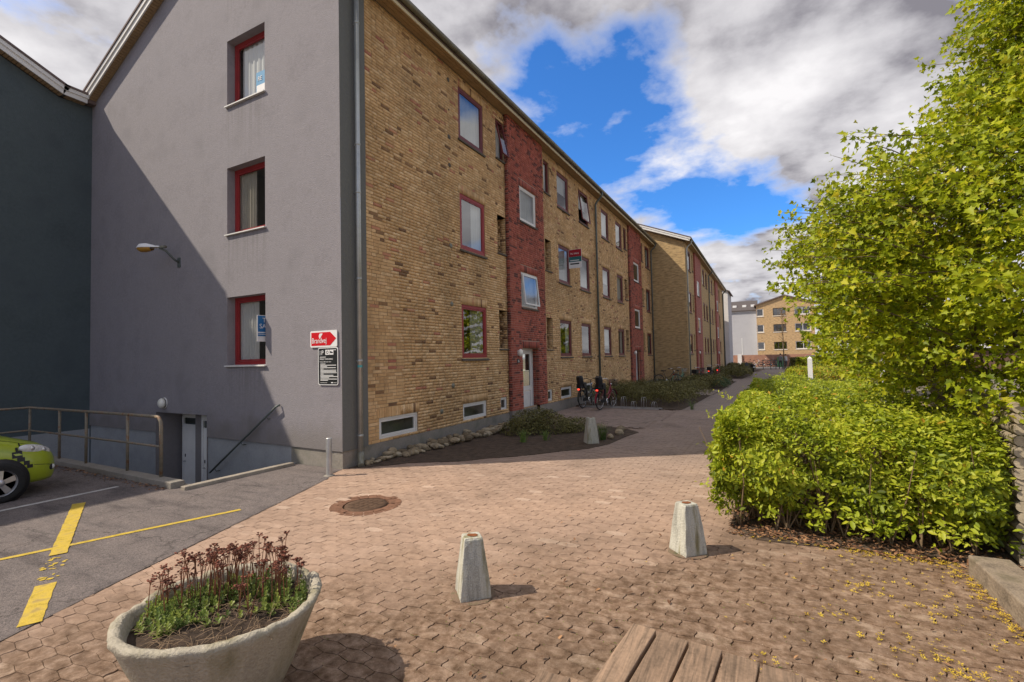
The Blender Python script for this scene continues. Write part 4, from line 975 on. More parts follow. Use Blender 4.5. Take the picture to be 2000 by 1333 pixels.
downpipe(B2, .18, m_zincl, .045, x=.09); downpipe(B2, 12.9, m_zincd, .045); downpipe(B2, 27.6, m_zincd, .07)

# ================================================================== far end of the path
WB = empty('white_end_block', (2.1, 57, 0), label='narrow white rendered end of a block beyond the second brick block', cat='building')
m_farw = mat('far_white_render', (.66, .64, .62), .9, .06, .6); m_farg = mat('far_grey_render', (.43, .43, .45), .9, .05, .6)
mb = MB(); mb.add([(-8, 0, 0), (.45, 0, 0), (.45, 0, 9.35), (-3.5, 0, 11.2), (-8, 0, 9.6)], [(0, 1, 2, 3, 4)]); mb.build('end_wall', m_farw, WB)
mb = MB(); mb.quad((.45, 0, 0), (.45, 6, 0), (.45, 6, 9.35), (.45, 0, 9.35)); mb.build('side_wall', m_farg, WB)
mb = MB(); mb.add([(.7, -.3, 9.25), (-3.5, -.3, 11.25), (-3.5, 6, 11.25), (.7, 6, 9.25), (.7, -.3, 9.37), (-3.5, -.3, 11.4), (-3.5, 6, 11.4), (.7, 6, 9.37)], [(0, 1, 2, 3), (4, 5, 6, 7), (0, 3, 7, 4), (0, 1, 5, 4)]); mb.build('roof', m_roof, WB)
GB = empty('grey_side_block', (1.0, 76, 0), label='pale grey rendered block with dark roof at the end of the street', cat='building')
mb = MB(); mb.quad((-6, 0, 0), (4.2, 0, 0), (4.2, 0, 8.2), (-6, 0, 8.2)); mb.build('wall', m_farg, GB)
mb = MB(); mb.add([(-6, -.2, 8.2), (4.3, -.2, 8.2), (4.3, 8, 10.4), (-6, 8, 10.4), (-6, -.2, 8.45), (4.3, -.2, 8.45), (4.3, 8, 10.65), (-6, 8, 10.65)], [(4, 5, 6, 7), (0, 1, 5, 4), (1, 2, 6, 5)]); gr_ = mb.build('roof', mat('far_dark_roof', (.09, .075, .07), .8, .1), GB)
for x in (0.8, 2.2, 3.4): MB().box((x, 2.5, 9.15), (x+.55, 3.3, 9.5)).build('skylight', m_bwhite, gr_)
MB().box((2.05, -.03, 1.6), (2.12, -.005, 4.2)).build('pipe', m_bwhite, GB)
FB = empty('yellow_gable_house', (5.2, 75, 0), label='three storey yellow brick gable house at the end of the path', cat='building')
my_f = brickpat('far_house_brick', ((.56, .37, .18), (.48, .31, .15)), (.42, .33, .22), 0)
W_ = 7.4; fh = []
for i, zz in enumerate((2.35, 4.95, 7.0+.35)):
    for a, b in ((.05, .95), (2.2, 3.85), (4.95, 6.9)): fh.append((a, b, zz, zz+1.1))
ff = lambda u, z, k: (u, -k, z)
mb = MB(); panel(mb, ff, 0, W_, 0, 9.0, fh); mb.add([(0, 0, 9.0), (W_, 0, 9.0), (W_/2, 0, 10.15)], [(0, 1, 2)])
for h in fh: reveals(mb, ff, h, .12)
mb.build('wall', my_f, FB)
mb = MB(); mb.quad((0, 0, 0), (0, 9, 0), (0, 9, 9), (0, 0, 9)); mb.quad((W_, 0, 0), (W_, 9, 0), (W_, 9, 9), (W_, 0, 9)); mb.build('side_wall', m_farw, FB)
for k, h in enumerate(fh): window(FB, (h[0], 0, h[2]), (1, 0, 0), (0, -1, 0), h[1]-h[0], h[3]-h[2], m_white if k % 3 != 1 else m_slate, depth=.06, fw=.09, sash=0, sill=m_white, sillout=.06, silloff=.05, sillth=.1, mullions=(0, 2, 1)[k % 3], roomdepth=.9)
mb = MB()
for a, b in (((-.3, 8.9), (W_/2, 10.2)), ((W_+.3, 8.9), (W_/2, 10.2))):
    mb.add([(a[0], -.25, a[1]), (b[0], -.25, b[1]), (b[0], 9, b[1]), (a[0], 9, a[1]), (a[0], -.25, a[1]+.16), (b[0], -.25, b[1]+.16), (b[0], 9, b[1]+.16), (a[0], 9, a[1]+.16)], [(0, 1, 2, 3), (4, 5, 6, 7), (0, 1, 5, 4), (0, 3, 7, 4), (2, 3, 7, 6)])
mb.build('roof', m_roof, FB)
m_rwall = mat('far_red_wall', (.36, .19, .13), .92, .15, 3)
w_ = MB().box((-2, 66.4, 0), (14, 66.65, 1.62)).build('boundary_wall', m_rwall, label='low reddish brick wall across the street in front of the houses', cat='wall')
MB().box((2.9, 66.2, 0), (3.4, 66.36, 1.75)).build('wall_pier', m_farw, label='pale square gate pier in the low red wall', cat='pier')
gw = MB().box((12.2, 44, 0), (28, 47, 1.9)).build('garage_wall', mat('garage_brown', (.14, .085, .065), .9, .1, 2), label='long low brown garage behind the hedges with white fascia', cat='garage')
MB().box((11.9, 43.7, 1.92), (28.2, 47.2, 2.25)).build('white_fascia', m_bwhite, gw)

# ================================================================== foreground things
# concrete bollards, four-sided and tapering
m_boll = mat('painted_concrete', (.50, .49, .42), .9, .35, 11, .9, 70, c2=(.22, .20, .11), streak=True)
def bollard(x, y, rz, label, h=.465, b=.124, t_=.078, lean=0.):
    r = random.Random(int(x*100)); e = empty('stone_bollard', (x, y, 0), rz, label, 'bollard', 'concrete bollards on the paving')
    n = 6; vs = []; fs = []; lev = [(0, 1.0), (.03, 1.0), (.12, .93), (.28, .80), (.42, .66), (.475, .60), (.49, .54)]
    ring = []
    for k in range(4):
        a = k*math.pi/2
        for s_ in (-.95, -.3, .3, .95): ring.append((math.cos(a)-s_*math.sin(a), math.sin(a)+s_*math.cos(a)))
    ring = [(u/1.0, v) for u, v in ring]
    R_ = len(ring)
    for z, s_ in lev:
        for u, v in ring: vs.append((u*b*s_+r.uniform(-.003, .003), v*b*s_+r.uniform(-.003, .003), z*h/.49))
    for i in range(len(lev)-1):
        for k in range(R_): fs.append((i*R_+k, i*R_+(k+1) % R_, (i+1)*R_+(k+1) % R_, (i+1)*R_+k))
    fs.append(tuple((len(lev)-1)*R_+k for k in range(R_)))
    MB().add(vs, fs).build('body', m_boll, e)
    mb = MB(); mb.add([(.05*math.cos(a)*r.uniform(.6, 1), .05*math.sin(a)*r.uniform(.6, 1), h+.004) for a in [i*.55 for i in range(11)]], [tuple(range(11))]); mb.build('rusty_hollow', mat('rust_stain', (.20, .07, .025), .9, .3, 30), e)
    mb = MB(); mb.lathe([(.185, .004), (.165, .008), (.08, .010)], n=16, jit=.006); mb.build('mortar_skirt', m_joint, e)
    return e
bollard(4.52, -2.78, math.radians(44), 'mossy concrete bollard nearest the camera beside the concrete planter')
bollard(5.94, -1.19, math.radians(47), 'white weathered bollard in front of the clipped hedge')
bollard(3.21, 4.02, math.radians(40), 'pale concrete bollard in the shaded bed by the round stones', h=.56, b=.13)

# concrete planter bowl
PC = V((3.855, -4.385, 0))
pl = empty('planter_bowl', PC, label='big round weathered concrete planter bowl with a chipped rim', cat='planter')
vs = []; fs = []; n = 72; r_ = random.Random(2)
prof = [(q[0]*.945, q[1], q[2]) for q in ((.30, 0, 0), (.33, .02, 0), (.40, .16, .001), (.475, .33, .0015), (.535, .47, .002), (.555, .505, .004), (.552, .522, .006), (.535, .531, .006), (.512, .528, .006), (.494, .515, .004), (.48, .46, .002), (.44, .36, 0))]
chip = [r_.random() for _ in range(n)]
for i, (rr, z, jt) in enumerate(prof):
    for k in range(n):
        a = 2*math.pi*k/n; w_ = .006*math.sin(3*a+1)+.004*math.sin(7*a)+.003*math.sin(17*a)
        cz = -(.02*(chip[k]-.9)*10 if chip[k] > .9 and z > .5 else 0); lobe = .03*math.exp(-((a-3.6)/.09)**2)*(z > .49)
        vs.append(((rr+w_*(z > .3)+r_.uniform(-jt, jt)-(abs(cz)*.4 if i < 7 else 0))*math.cos(a), (rr+w_*(z > .3)+r_.uniform(-jt, jt)-(abs(cz)*.4 if i < 7 else 0))*math.sin(a), z+cz-lobe+r_.uniform(-jt, jt)))
for i in range(len(prof)-1):
    for k in range(n): fs.append((i*n+k, i*n+(k+1) % n, (i+1)*n+(k+1) % n, (i+1)*n+k))
MB().add(vs, fs, 0, True).build('bowl', mat('planter_concrete', (.40, .36, .285), .95, .2, 5, 1.0, 70, c2=(.25, .225, .15), streak=True), pl)
vs = [(0, 0, .455)]; fs = []
for i in range(1, 9):
    for k in range(36):
        a = 2*math.pi*k/36; vs.append((.061*i*math.cos(a), .061*i*math.sin(a), .46-.02*(i/8)**2+r_.uniform(-.012, .012)))
for k in range(36): fs.append((0, 1+k, 1+(k+1) % 36))
MB().add(vs, fs, 0, True)
mb = MB(); mb.add(vs, fs+[(1+(i-1)*36+k, 1+i*36+k, 1+i*36+(k+1) % 36, 1+(i-1)*36+(k+1) % 36) for i in range(1, 8) for k in range(36)], 0, True); mb.build('soil', mat('planter_soil', (.05, .034, .024), .98, .4, 14, 1.0, 60), pl)
# stonecrop: dry flower stalks and fresh rosettes
m_stalk = mat('dry_stalk', tint=[(0, (.13, .05, .03)), (1, (.30, .12, .06))], rough=.8, var=.1)
m_head = mat('dry_flower_head', tint=[(0, (.08, .035, .028)), (.6, (.20, .075, .05)), (1, (.34, .12, .075))], rough=.9, var=.2, vs=30, transl=.15)
m_succ = mat('succulent_leaf', tint=[(0, (.08, .13, .045)), (.5, (.20, .27, .06)), (1, (.36, .41, .10))], rough=.5, var=.1, transl=.35)
rr = random.Random(21)
def stonecrop(cx_, cyk, nst, rad, label, hmin=.18, hmax=.31, nros=30):
    e = empty('stonecrop', PC+V((cx_, cyk, .45)), label=label, cat='plant', group='stonecrop clumps in the concrete planter')
    st_ = MB(); hd_ = MB()
    for k in range(nst):
        a = rr.uniform(0, 6.28); q = rad*math.sqrt(rr.random()); x, y = q*math.cos(a), q*math.sin(a)
        if math.hypot(cx_+x, cyk+y) > .43: continue
        h = rr.uniform(hmin, hmax); lx, ly = rr.gauss(0, .025), rr.gauss(0, .025); top = V((x+lx, y+ly, h))
        st_.tube([(x, y, -.01), (x+lx*.4, y+ly*.4, h*.5), top], [.0032, .0028, .0022], 4, rr.random(), False)
        R2 = rr.uniform(.018, .042)
        for j in range(rr.randint(7, 13)):
            a2 = rr.uniform(0, 6.28); q2 = R2*math.sqrt(rr.random()); p = top+V((q2*math.cos(a2), q2*math.sin(a2), rr.uniform(.0, .012)-q2*.2))
            st_.tube([top-V((0, 0, rr.uniform(.012, .03))), p], .001, 3, rr.random(), False)
            s_ = rr.uniform(.005, .009); hd_.ellipsoid(p, (s_, s_, s_*.55), 6, 3, tint=rr.random())
    st_.build('stalks', m_stalk, e, kind='stuff'); hd_.build('flower_heads', m_head, e, kind='stuff')
    P_, F_, S2, T_ = [], [], [], []
    for k in range(int(nros*1.5)):
        a = rr.uniform(0, 6.28); q = rad*1.05*math.sqrt(rr.random()); x, y = q*math.cos(a), q*math.sin(a)
        if math.hypot(cx_+x, cyk+y) > .435: continue
        h = rr.uniform(.015, .085); base_t = rr.uniform(.15, 1)
        for lvl in range(5):
            for j in range(4):
                az = j*1.57+lvl*.8+rr.uniform(-.3, .3); el = .25+lvl*.22
                dr_ = np.array([math.cos(az)*math.cos(el), math.sin(az)*math.cos(el), math.sin(el)]); P_.append((x, y, h*(lvl/4))); F_.append(dr_); S2.append(rr.uniform(.018, .038)*(1-lvl*.08)); T_.append(min(1, base_t*rr.uniform(.7, 1.2)))
    F_ = np.array(F_); nrm = np.cross(F_, np.cross(np.array([[0, 0, 1.]]), F_)+1e-4)
    tv = [(0, 0, 0), (.35, .17, .03), (.8, .25, .05), (1, 0, .02), (.8, -.25, .05), (.35, -.17, .03)]
    scatter('rosette_leaves', tv, [(0, 1, 2, 3), (0, 3, 4, 5)], np.array(P_), frames(nrm, F_), S2, T_, m_succ, e, kind='stuff')
stonecrop(-.28, .08, 40, .17, 'tall dry red-brown stonecrop at the far left of the planter', nros=40)
stonecrop(-.08, .28, 42, .18, 'dense dry stonecrop heads at the back of the planter', nros=40)
stonecrop(.22, .27, 24, .17, 'small stonecrop clump by the right rim of the planter', hmax=.24, nros=34)
stonecrop(-.34, -.14, 20, .13, 'sparse stonecrop clump at the left rim of the planter', hmin=.13, hmax=.24, nros=20)
stonecrop(-.20, -.14, 0, .20, 'green leafy stonecrop without stalks near the front of the planter', nros=60)
stonecrop(-.02, .06, 14, .26, 'thin green stonecrop shoots in the middle of the planter', nros=26)
mb = MB()
for k in range(520):
    a, q = rr.uniform(0, 6.28), .46*math.sqrt(rr.random()); p = V((q*math.cos(a), q*math.sin(a), .462)); d_ = V((rr.uniform(-1, 1), rr.uniform(-1, 1), rr.uniform(-.05, .35))).normalized()*rr.uniform(.03, .11)
    mb.tube([p, p+d_*.5+V((0, 0, rr.uniform(0, .01))), p+d_], .0012, 3, 0, False)
mb.build('dry_stems', mat('straw_litter', (.30, .21, .13), .9, .25, 30), pl, kind='stuff')

# wooden slatted bench
m_wood = mat('weathered_plank', (.235, .165, .115), .85, .2, 4, .5, 30)
def wood_grain(M):
    t = M.node_tree; b = t.nodes['Principled BSDF']; old = b.inputs['Base Color'].links[0].from_socket
    co = N(t, 'ShaderNodeTexCoord'); mp = N(t, 'ShaderNodeMapping'); mp.inputs['Scale'].default_value = (38, 2.2, 10); L(t, co.outputs['Object'], mp.inputs[0])
    oi = N(t, 'ShaderNodeObjectInfo'); ad = N(t, 'ShaderNodeVectorMath', operation='ADD'); L(t, mp.outputs[0], ad.inputs[0]); L(t, oi.outputs['Random'], ad.inputs[1])
    sc_ = N(t, 'ShaderNodeVectorMath', operation='SCALE'); 
    nz = N(t, 'ShaderNodeTexNoise', i_Scale=1., i_Detail=6., i_Roughness=.65, i_Distortion=1.2); nz.noise_dimensions = '4D'; L(t, mp.outputs[0], nz.inputs['Vector']); L(t, mathn(t, 'MULTIPLY', oi.outputs['Random'], 50.), nz.inputs['W'])
    g = ramp(t, nz.outputs[0], [(.3, (.38,)*3), (.48, (.95, .95, .95)), (.62, (1.25, 1.22, 1.2)), (.75, (1.7, 1.65, 1.6))])
    tone = ramp(t, oi.outputs['Random'], [(0, (.8, .78, .76)), (1, (1.2, 1.18, 1.15))])
    L(t, mixc(t, 1., mixc(t, 1., old, g, 'MULTIPLY'), tone, 'MULTIPLY'), b.inputs['Base Color'])
    bp = N(t, 'ShaderNodeBump', i_Strength=.7, i_Distance=.004); L(t, nz.outputs[0], bp.inputs['Height']); L(t, bp.outputs[0], b.inputs['Normal'])
wood_grain(m_wood)
BZ = .45
be = empty('slatted_bench', (6.4, -4.3, 0), label='weathered wooden slatted bench in the foreground', cat='bench')
ends = [((5.995, -3.468), (6.132-.014, -3.482)), ((6.132, -3.486), (6.296-.014, -3.505)), ((6.296, -3.509), (6.455-.014, -3.521)), ((6.455, -3.523), (6.616-.014, -3.541)), ((6.616, -3.545), (6.787-.014, -3.565)), ((6.787, -3.57), (6.95, -3.59)), ((6.965, -3.60), (7.12, -3.62))]
for i, ((xa, ya), (xb, yb)) in enumerate(ends):
    lx = -.075-.008*i; le = 1.25
    cx_, cyk = (xa+xb)/2-6.4, (ya+yb)/2+4.3
    r2 = random.Random(i); z = BZ+r2.uniform(-.003, .003)
    mb = MB(); w_ = (xb-xa)/2; sl = -.11; s0 = (yb-ya)/2
    vs = [(-w_, -s0, -.045), (w_, s0, -.045), (w_+sl*1.0, s0-le, -.045), (-w_+sl, -s0-le, -.045)]; vs += [(x, y, 0) for x, y, _ in vs]
    mb.add(vs, [(0, 1, 2, 3), (4, 7, 6, 5), (0, 4, 5, 1), (1, 5, 6, 2), (2, 6, 7, 3), (3, 7, 4, 0)])
    o = mb.build('slat', m_wood, be, loc=(cx_, cyk, z)); bv = o.modifiers.new('bevel', 'BEVEL'); bv.width = .005; bv.segments = 2
mb = MB(); mb.box((-.075, -1.0, -.045), (.075, 0, 0)); o = mb.build('slat', m_wood, be, loc=(5.775-6.4, -4.03+4.3, BZ-.004), rz=.08); bv = o.modifiers.new('bevel', 'BEVEL'); bv.width = .005
for y in (-.15+.85, -1.0+.85): MB().box((-.6, y-.42, BZ-.13), (.78, y-.36, BZ-.05)).build('bearer', m_wood, be)
for x in (-.5, .6):
    for y in (.62-.35, -.2-.35): MB().box((x-.04, y-.02, 0), (x+.04, y+.06, BZ-.131)).build('leg', m_wood, be)

# kerb beam and log screen on the right
kb = kerb((8.24, -.68), (8.42, -5.2), .27, -.1, .16, 'raised rough stone beam edging the right side of the paving', mat('beam_stone', (.27, .215, .16), .95, .28, 5, 1.0, 35, c2=(.17, .14, .095)))
lf = empty('log_screen', (8.58, -.36, 0), label='screen of stacked round grey logs behind the hedge', cat='fence')
m_log = mat('grey_log', (.30, .25, .18), .9, .2, 8, .5, 40, c2=(.2, .15, .1)); m_logend = mat('log_end', (.44, .37, .26), .9, .2, 20, .4, 60)
lm = MB(); lm.tube([(0, 0, 0), (.25, 3.6, 0)], .048, 10, caps=False); lmesh = lm.mesh('log', m_log); em = MB().disc((0, -.001, 0), .047, 'y', 12).mesh('log_end', m_logend)
for k in range(15):
    z = .05+k*.094; o = link('log', lmesh, lf, loc=(random.uniform(-.015, .015), random.uniform(-.03, .03), z)); link('log_end', em, o)
for y in (.12, 1.8, 3.4): MB().tube([(.13+y*.07, y, -.1), (.13+y*.07, y, 1.5)], .05, 10).build('post', m_log, lf)

# ------------------------------------------------------------------ small green car, nose to the basement railing
CX, CY = -3.73, -2.76                                # nose centre
car = empty('parked_car', (CX, CY-.9, 0), label='small lime green car parked nose to the railing at left', cat='car')
m_lime = mat('lime_paint', (.30, .37, .012), .28, .04, 2, spec=.5, coat=.7)
m_tyre = mat('tyre_rubber', (.022, .022, .022), .85, .15, 20, .3, 60); m_rim = mat('silver_rim', (.55, .55, .56), .3, .06, 8, metal=.8)
m_lens = mat('headlamp_lens', (.62, .62, .6), .12, .15, 30, spec=.6, coat=1.0); m_cglass = mat('car_glass', (.02, .025, .025), .06, .05, 2, spec=.6, coat=.5)
sec = [(.0, .42, .30, .50), (-.03, .55, .24, .60), (-.09, .66, .20, .68), (-.2, .745, .19, .76), (-.38, .79, .19, .83), (-.6, .812, .19, .915), (-.85, .822, .2, .985), (-1.05, .826, .2, 1.03), (-1.6, .83, .2, 1.04), (-2.4, .83, .2, 1.02), (-3.0, .82, .22, 1.03), (-3.35, .78, .28, 1.0), (-3.44, .7, .34, .9)]
def ringpts(w_, zb, zt, y):
    pts = []; hh = zt-zb
    shp = [(0, 1.0), (.35, .995), (.62, .97), (.80, .91), (.91, .80), (.97, .66), (1.0, .48), (.995, .3), (.97, .12), (.9, .02), (.6, 0), (0, 0)]
    for u, v in shp: pts.append((u*w_, y, zb+v*hh))
    for u, v in shp[-2:0:-1]: pts.append((-u*w_, y, zb+v*hh))
    return pts
rings = [ringpts(w_, zb, zt, y+.9) for y, w_, zb, zt in sec]; n = len(rings[0]); vs = [p for r_ in rings for p in r_]
fs = [(i*n+k, i*n+(k+1) % n, (i+1)*n+(k+1) % n, (i+1)*n+k) for i in range(len(rings)-1) for k in range(n)]+[tuple(range(n))[::-1], tuple((len(rings)-1)*n+k for k in range(n))]
body = MB().add(vs, fs, 0, True).build('body', m_lime, car)
cs = [(-.98, .78, .0), (-1.15, .76, .12), (-1.62, .68, .42), (-2.0, .66, .47), (-2.9, .65, .44), (-3.3, .68, .12), (-3.42, .7, 0)]
vs = []; fs = []; shp = [(1, 0), (.97, .35), (.90, .78), (.8, .93), (.45, 1.0), (-.45, 1.0), (-.8, .93), (-.90, .78), (-.97, .35), (-1, 0)]
for y, w_, h_ in cs:
    for u, v in shp: vs.append((u*w_, y+.9, 1.01+v*h_))
for i in range(len(cs)-1):
    for k in range(9): fs.append((i*10+k, i*10+k+1, (i+1)*10+k+1, (i+1)*10+k))
MB().add(vs, fs, 0, True).build('windscreen', m_cglass, car)
MB().add([(x, y, z+.012) for x, y, z in vs[20:50]], [(i*10+k, i*10+k+1, (i+1)*10+k+1, (i+1)*10+k) for i in range(2) for k in range(3, 6)], 0, True).build('roof_panel', m_lime, car)
MB().box((-.70, -.22, 1.0), (.70, -.04, 1.06)).build('cowl', m_black, car)
text('cowl_lettering', 'TTE', .07, m_bwhite, basis((.715, -.24, 1.0), (0, 1, 0), (-.2, 0, 1)), car)
for sx in (1, -1):
    for wy in (-.72+.9, -3.0+.9):
        wh = MB(); wh.lathe([(.185, -.075), (.23, -.085), (.265, -.08), (.282, -.05), (.282, .05), (.265, .08), (.23, .085), (.185, .075)], n=28, axis='x'); w_o = wh.build('wheel', m_tyre, car, loc=(sx*.80, wy, .285))
        rm = MB(); rm.lathe([(.19, .07*sx), (.185, .055*sx), (.17, .045*sx), (.165, .0)], n=28, axis='x'); rm.lathe([(.001, .072*sx), (.05, .07*sx), (.06, .05*sx)], n=14, axis='x')
        for k in range(5):
            a = k*2*math.pi/5+.3; c_, s_ = math.cos(a), math.sin(a)
            rm.add([(.062*sx, .03*c_-.028*s_, .03*s_+.028*c_), (.062*sx, .03*c_+.028*s_, .03*s_-.028*c_), (.052*sx, .172*c_+.04*s_, .172*s_-.04*c_), (.052*sx, .172*c_-.04*s_, .172*s_+.04*c_)], [(0, 1, 2, 3)])
        rm.build('rim', m_rim, w_o); MB().disc((sx*.03, 0, 0), .168, 'x', 20).build('brake_disc', m_black, w_o)
        ar = MB(); ar.lathe([(.30, .0), (.335, .012), (.345, .0)], (0, 0, 0), 28, axis='x'); 
        MB().lathe([(.001, 0.004*sx), (.325, .004*sx), (.335, -.03*sx)], (sx*.826, wy, .285), 28, axis='x').build('wheel_arch', m_black, car)
Mh = Matrix.Rotation(math.radians(24), 3, 'Z') @ Matrix.Rotation(math.radians(-16), 3, 'X')
for sx in (1, -1):
    Mx = Mh if sx == 1 else Matrix.Diagonal((-1, 1, 1)) @ Mh
    mb = MB(); mb.ellipsoid((sx*.655, .605, .672), (.060, .235, .078), 16, 10, Mx); hl = mb.build('headlight', m_lens, car)
    for q in (-.06, .09): mb = MB(); mb.ellipsoid((sx*(.683-.42*q), .605+q, .685-q*.3), (.04, .045, .045), 12, 8); mb.build('reflector', m_rim, hl)
    mb = MB(); mb.ellipsoid((sx*.60, .765, .385), (.10, .075, .08), 14, 8); fg_ = mb.build('fog_housing', m_black, car); mb = MB(); mb.ellipsoid((sx*.645, .795, .385), (.045, .045, .045), 12, 8); mb.build('fog_lamp', m_lens, fg_)
MB().box((-.4, .865, .33), (.4, .895, .43)).build('grille', m_black, car); MB().box((-.26, .9, .46), (.26, .912, .57)).build('licence_plate', m_bwhite, car)
for nm, zf, y0_, y1_ in (('bonnet_seam', .90, .74, -.12), ('bumper_seam', .45, .84, .56)):
    pp = []
    for k in range(14):
        y = y0_+(y1_-y0_)*k/13; ys = [q[0]+.9 for q in sec][::-1]; zb = np.interp(y, ys, [q[2] for q in sec][::-1]); zt = np.interp(y, ys, [q[3] for q in sec][::-1]); w_ = np.interp(y, ys, [q[1] for q in sec][::-1])
        u = np.interp(zf, [0.12, .3, .48, .66, .80, .91, .97, .995], [.97, .995, 1, .97, .91, .80, .62, .35]); pp.append((float(u*w_), y, float(zb+zf*(zt-zb))))
    MB().tube(pp, .004, 4).build(nm, m_black, car)
# black block decal on the wing
dec = MB()
SH = [(0, 1.0), (.35, .995), (.62, .97), (.80, .91), (.91, .80), (.97, .66), (1.0, .48), (.995, .3), (.97, .12)]
def skin_x(y, z):
    ys = [q[0]+.9 for q in sec][::-1]; w_ = np.interp(y, ys, [q[1] for q in sec][::-1]); zb = np.interp(y, ys, [q[2] for q in sec][::-1]); zt = np.interp(y, ys, [q[3] for q in sec][::-1])
    v = (z-zb)/(zt-zb); return float(w_*np.interp(v, [q[1] for q in SH][::-1], [q[0] for q in SH][::-1]))+.006
for (a, b, c, d) in ((.345, .425, .60, .66), (.375, .475, .66, .70), (.38, .44, .56, .60), (.33, .40, .515, .56), (.43, .475, .52, .56), (.31, .345, .485, .515), (.455, .50, .485, .52), (.41, .455, .70, .735)):
    a, b, c, d = [q0+(q-q0)*1.45 for q, q0 in ((a, .40), (b, .40), (c, .60), (d, .60))]
    dec.quad(*[(skin_x(y, z), y, z) for y, z in ((a, c), (b, c), (b, d), (a, d))])
dec.build('decal', m_black, car)

# ------------------------------------------------------------------ bicycles and stand
def torus(mb, c, R1, r1, n=28, m_=6, axis='x', tint=0.):
    vs = []; fs = []
    for i in range(n):
        a = 2*math.pi*i/n
        for j in range(m_):
            b = 2*math.pi*j/m_; rr_ = R1+r1*math.cos(b); vs.append((c[0]+r1*math.sin(b), c[1]+rr_*math.cos(a), c[2]+rr_*math.sin(a)))
    for i in range(n):
        for j in range(m_): fs.append((i*m_+j, i*m_+(j+1) % m_, ((i+1) % n)*m_+(j+1) % m_, ((i+1) % n)*m_+j))
    mb.add(vs, fs, tint, True)
m_chrome = mat('chrome', (.7, .7, .7), .2, .05, 8, metal=1.)
m_redlight = emis('bicycle_tail_light', (1., .05, .03), 1.6)
m_reflector = mat('red_reflector', (.5, .02, .02), .2, .1)
def bicycle(x, y, rz, frame_m, label, seat=False, basket=None, light=False, steer=.12, lean=.05, group='bicycles parked along the blocks', rackbag=None):
    e = empty('bicycle', (x, y, 0), rz, label, 'bicycle', group); e.rotation_euler = (0, lean, rz)
    R_ = .335; F_ = 1.08
    def wheel(yc):
        mb = MB(); torus(mb, (0, yc, R_), R_-.02, .02, 30, 6); w_ = mb.build('wheel', m_tyre, e)
        mb = MB(); torus(mb, (0, yc, R_), R_-.045, .010, 30, 4)
        for k in range(14):
            a = 2*math.pi*k/14; mb.tube([(.02*(-1)**k, yc, R_), (0, yc+(R_-.05)*math.cos(a), R_+(R_-.05)*math.sin(a))], .0016, 3, 0, False)
        mb.tube([(-.04, yc, R_), (.04, yc, R_)], .02, 8); mb.build('rim', m_chrome, w_)
    wheel(0); wheel(F_)
    bb = (0, .46, .29); st_ = (0, .30, .80); hd0 = (0, .86, .86); hd1 = (0, .93, .62)
    mb = MB(); mb.tube([bb, st_], .016, 8); mb.tube([hd1, (0, .72, .40), bb], .02, 8); mb.tube([(0, .87, .80), (0, .66, .52), (0, .41, .47)], .016, 8); mb.tube([hd0, hd1], .02, 8)
    for s_ in (-1, 1): mb.tube([bb, (s_*.045, 0, R_)], .010, 6); mb.tube([(0, .33, .72), (s_*.045, 0, R_)], .009, 6)
    mb.build('frame', frame_m, e)
    mb = MB()
    for s_ in (-1, 1): mb.tube([hd1, (s_*.045, .98, .52), (s_*.045, F_, R_)], .011, 6)
    mb.tube([hd0, (0, .82, 1.0)], .013, 6); mb.build('fork', frame_m, e)
    mb = MB(); mb.tube([(.29, .62, 1.03), (.27, .72, 1.04), (.16, .84, 1.06), (0, .83, 1.0), (-.16, .84, 1.06), (-.27, .72, 1.04), (-.29, .62, 1.03)], .012, 6); hb = mb.build('handlebar', m_black if seat and not basket else m_chrome, e)
    for s_ in (-1, 1): MB().tube([(s_*.285, .66, 1.032), (s_*.30, .56, 1.025)], .018, 8).build('grip', m_black, hb)
    for yc, a0, a1 in ((0, 40, 190), (F_, 20, 150)):
        pts = [(R_*1.06*math.cos(math.radians(a0+(a1-a0)*k/12)), R_*1.06*math.sin(math.radians(a0+(a1-a0)*k/12))) for k in range(13)]; mb = MB()
        for (ya, za), (yb, zb_) in zip(pts, pts[1:]): mb.quad((-.028, yc+ya, R_+za), (.028, yc+ya, R_+za), (.028, yc+yb, R_+zb_), (-.028, yc+yb, R_+zb_)); 
        mb.build('mudguard', frame_m, e)
    mb = MB(); mb.ellipsoid((0, .24, .90), (.10, .13, .04), 12, 6); mb.ellipsoid((0, .36, .90), (.035, .10, .03), 10, 6); mb.tube([st_, (0, .27, .88)], .012, 6); mb.build('saddle', m_black, e)
    mb = MB(); mb.tube([(-.06, -.18, .70), (-.06, .26, .72)], .007, 5); mb.tube([(.06, -.18, .70), (.06, .26, .72)], .007, 5)
    for yy in (-.17, -.02, .13): mb.tube([(-.06, yy, .705), (.06, yy, .705)], .005, 5)
    for s_ in (-1, 1): mb.tube([(s_*.06, -.12, .70), (s_*.05, 0, R_)], .005, 5)
    mb.build('rear_rack', m_black, e)
    mb = MB(); mb.lathe([(.001, -.012), (.085, -.012), (.09, -.006), (.09, .006), (.085, .012), (.001, .012)], (.06, .46, .29), 18, axis='x'); mb.tube([(.08, .46, .29), (.085, .46, .13)], .008, 5); mb.tube([(-.06, .46, .29), (-.065, .46, .45)], .008, 5); mb.box((.085, .42, .115), (.17, .5, .135)); mb.box((-.15, .42, .44), (-.065, .5, .46)); mb.build('crank', m_chrome, e)
    mb = MB(); mb.box((.048, -.05, .26), (.066, .5, .37)); mb.build('chain_guard', m_black, e)
    lz = .66
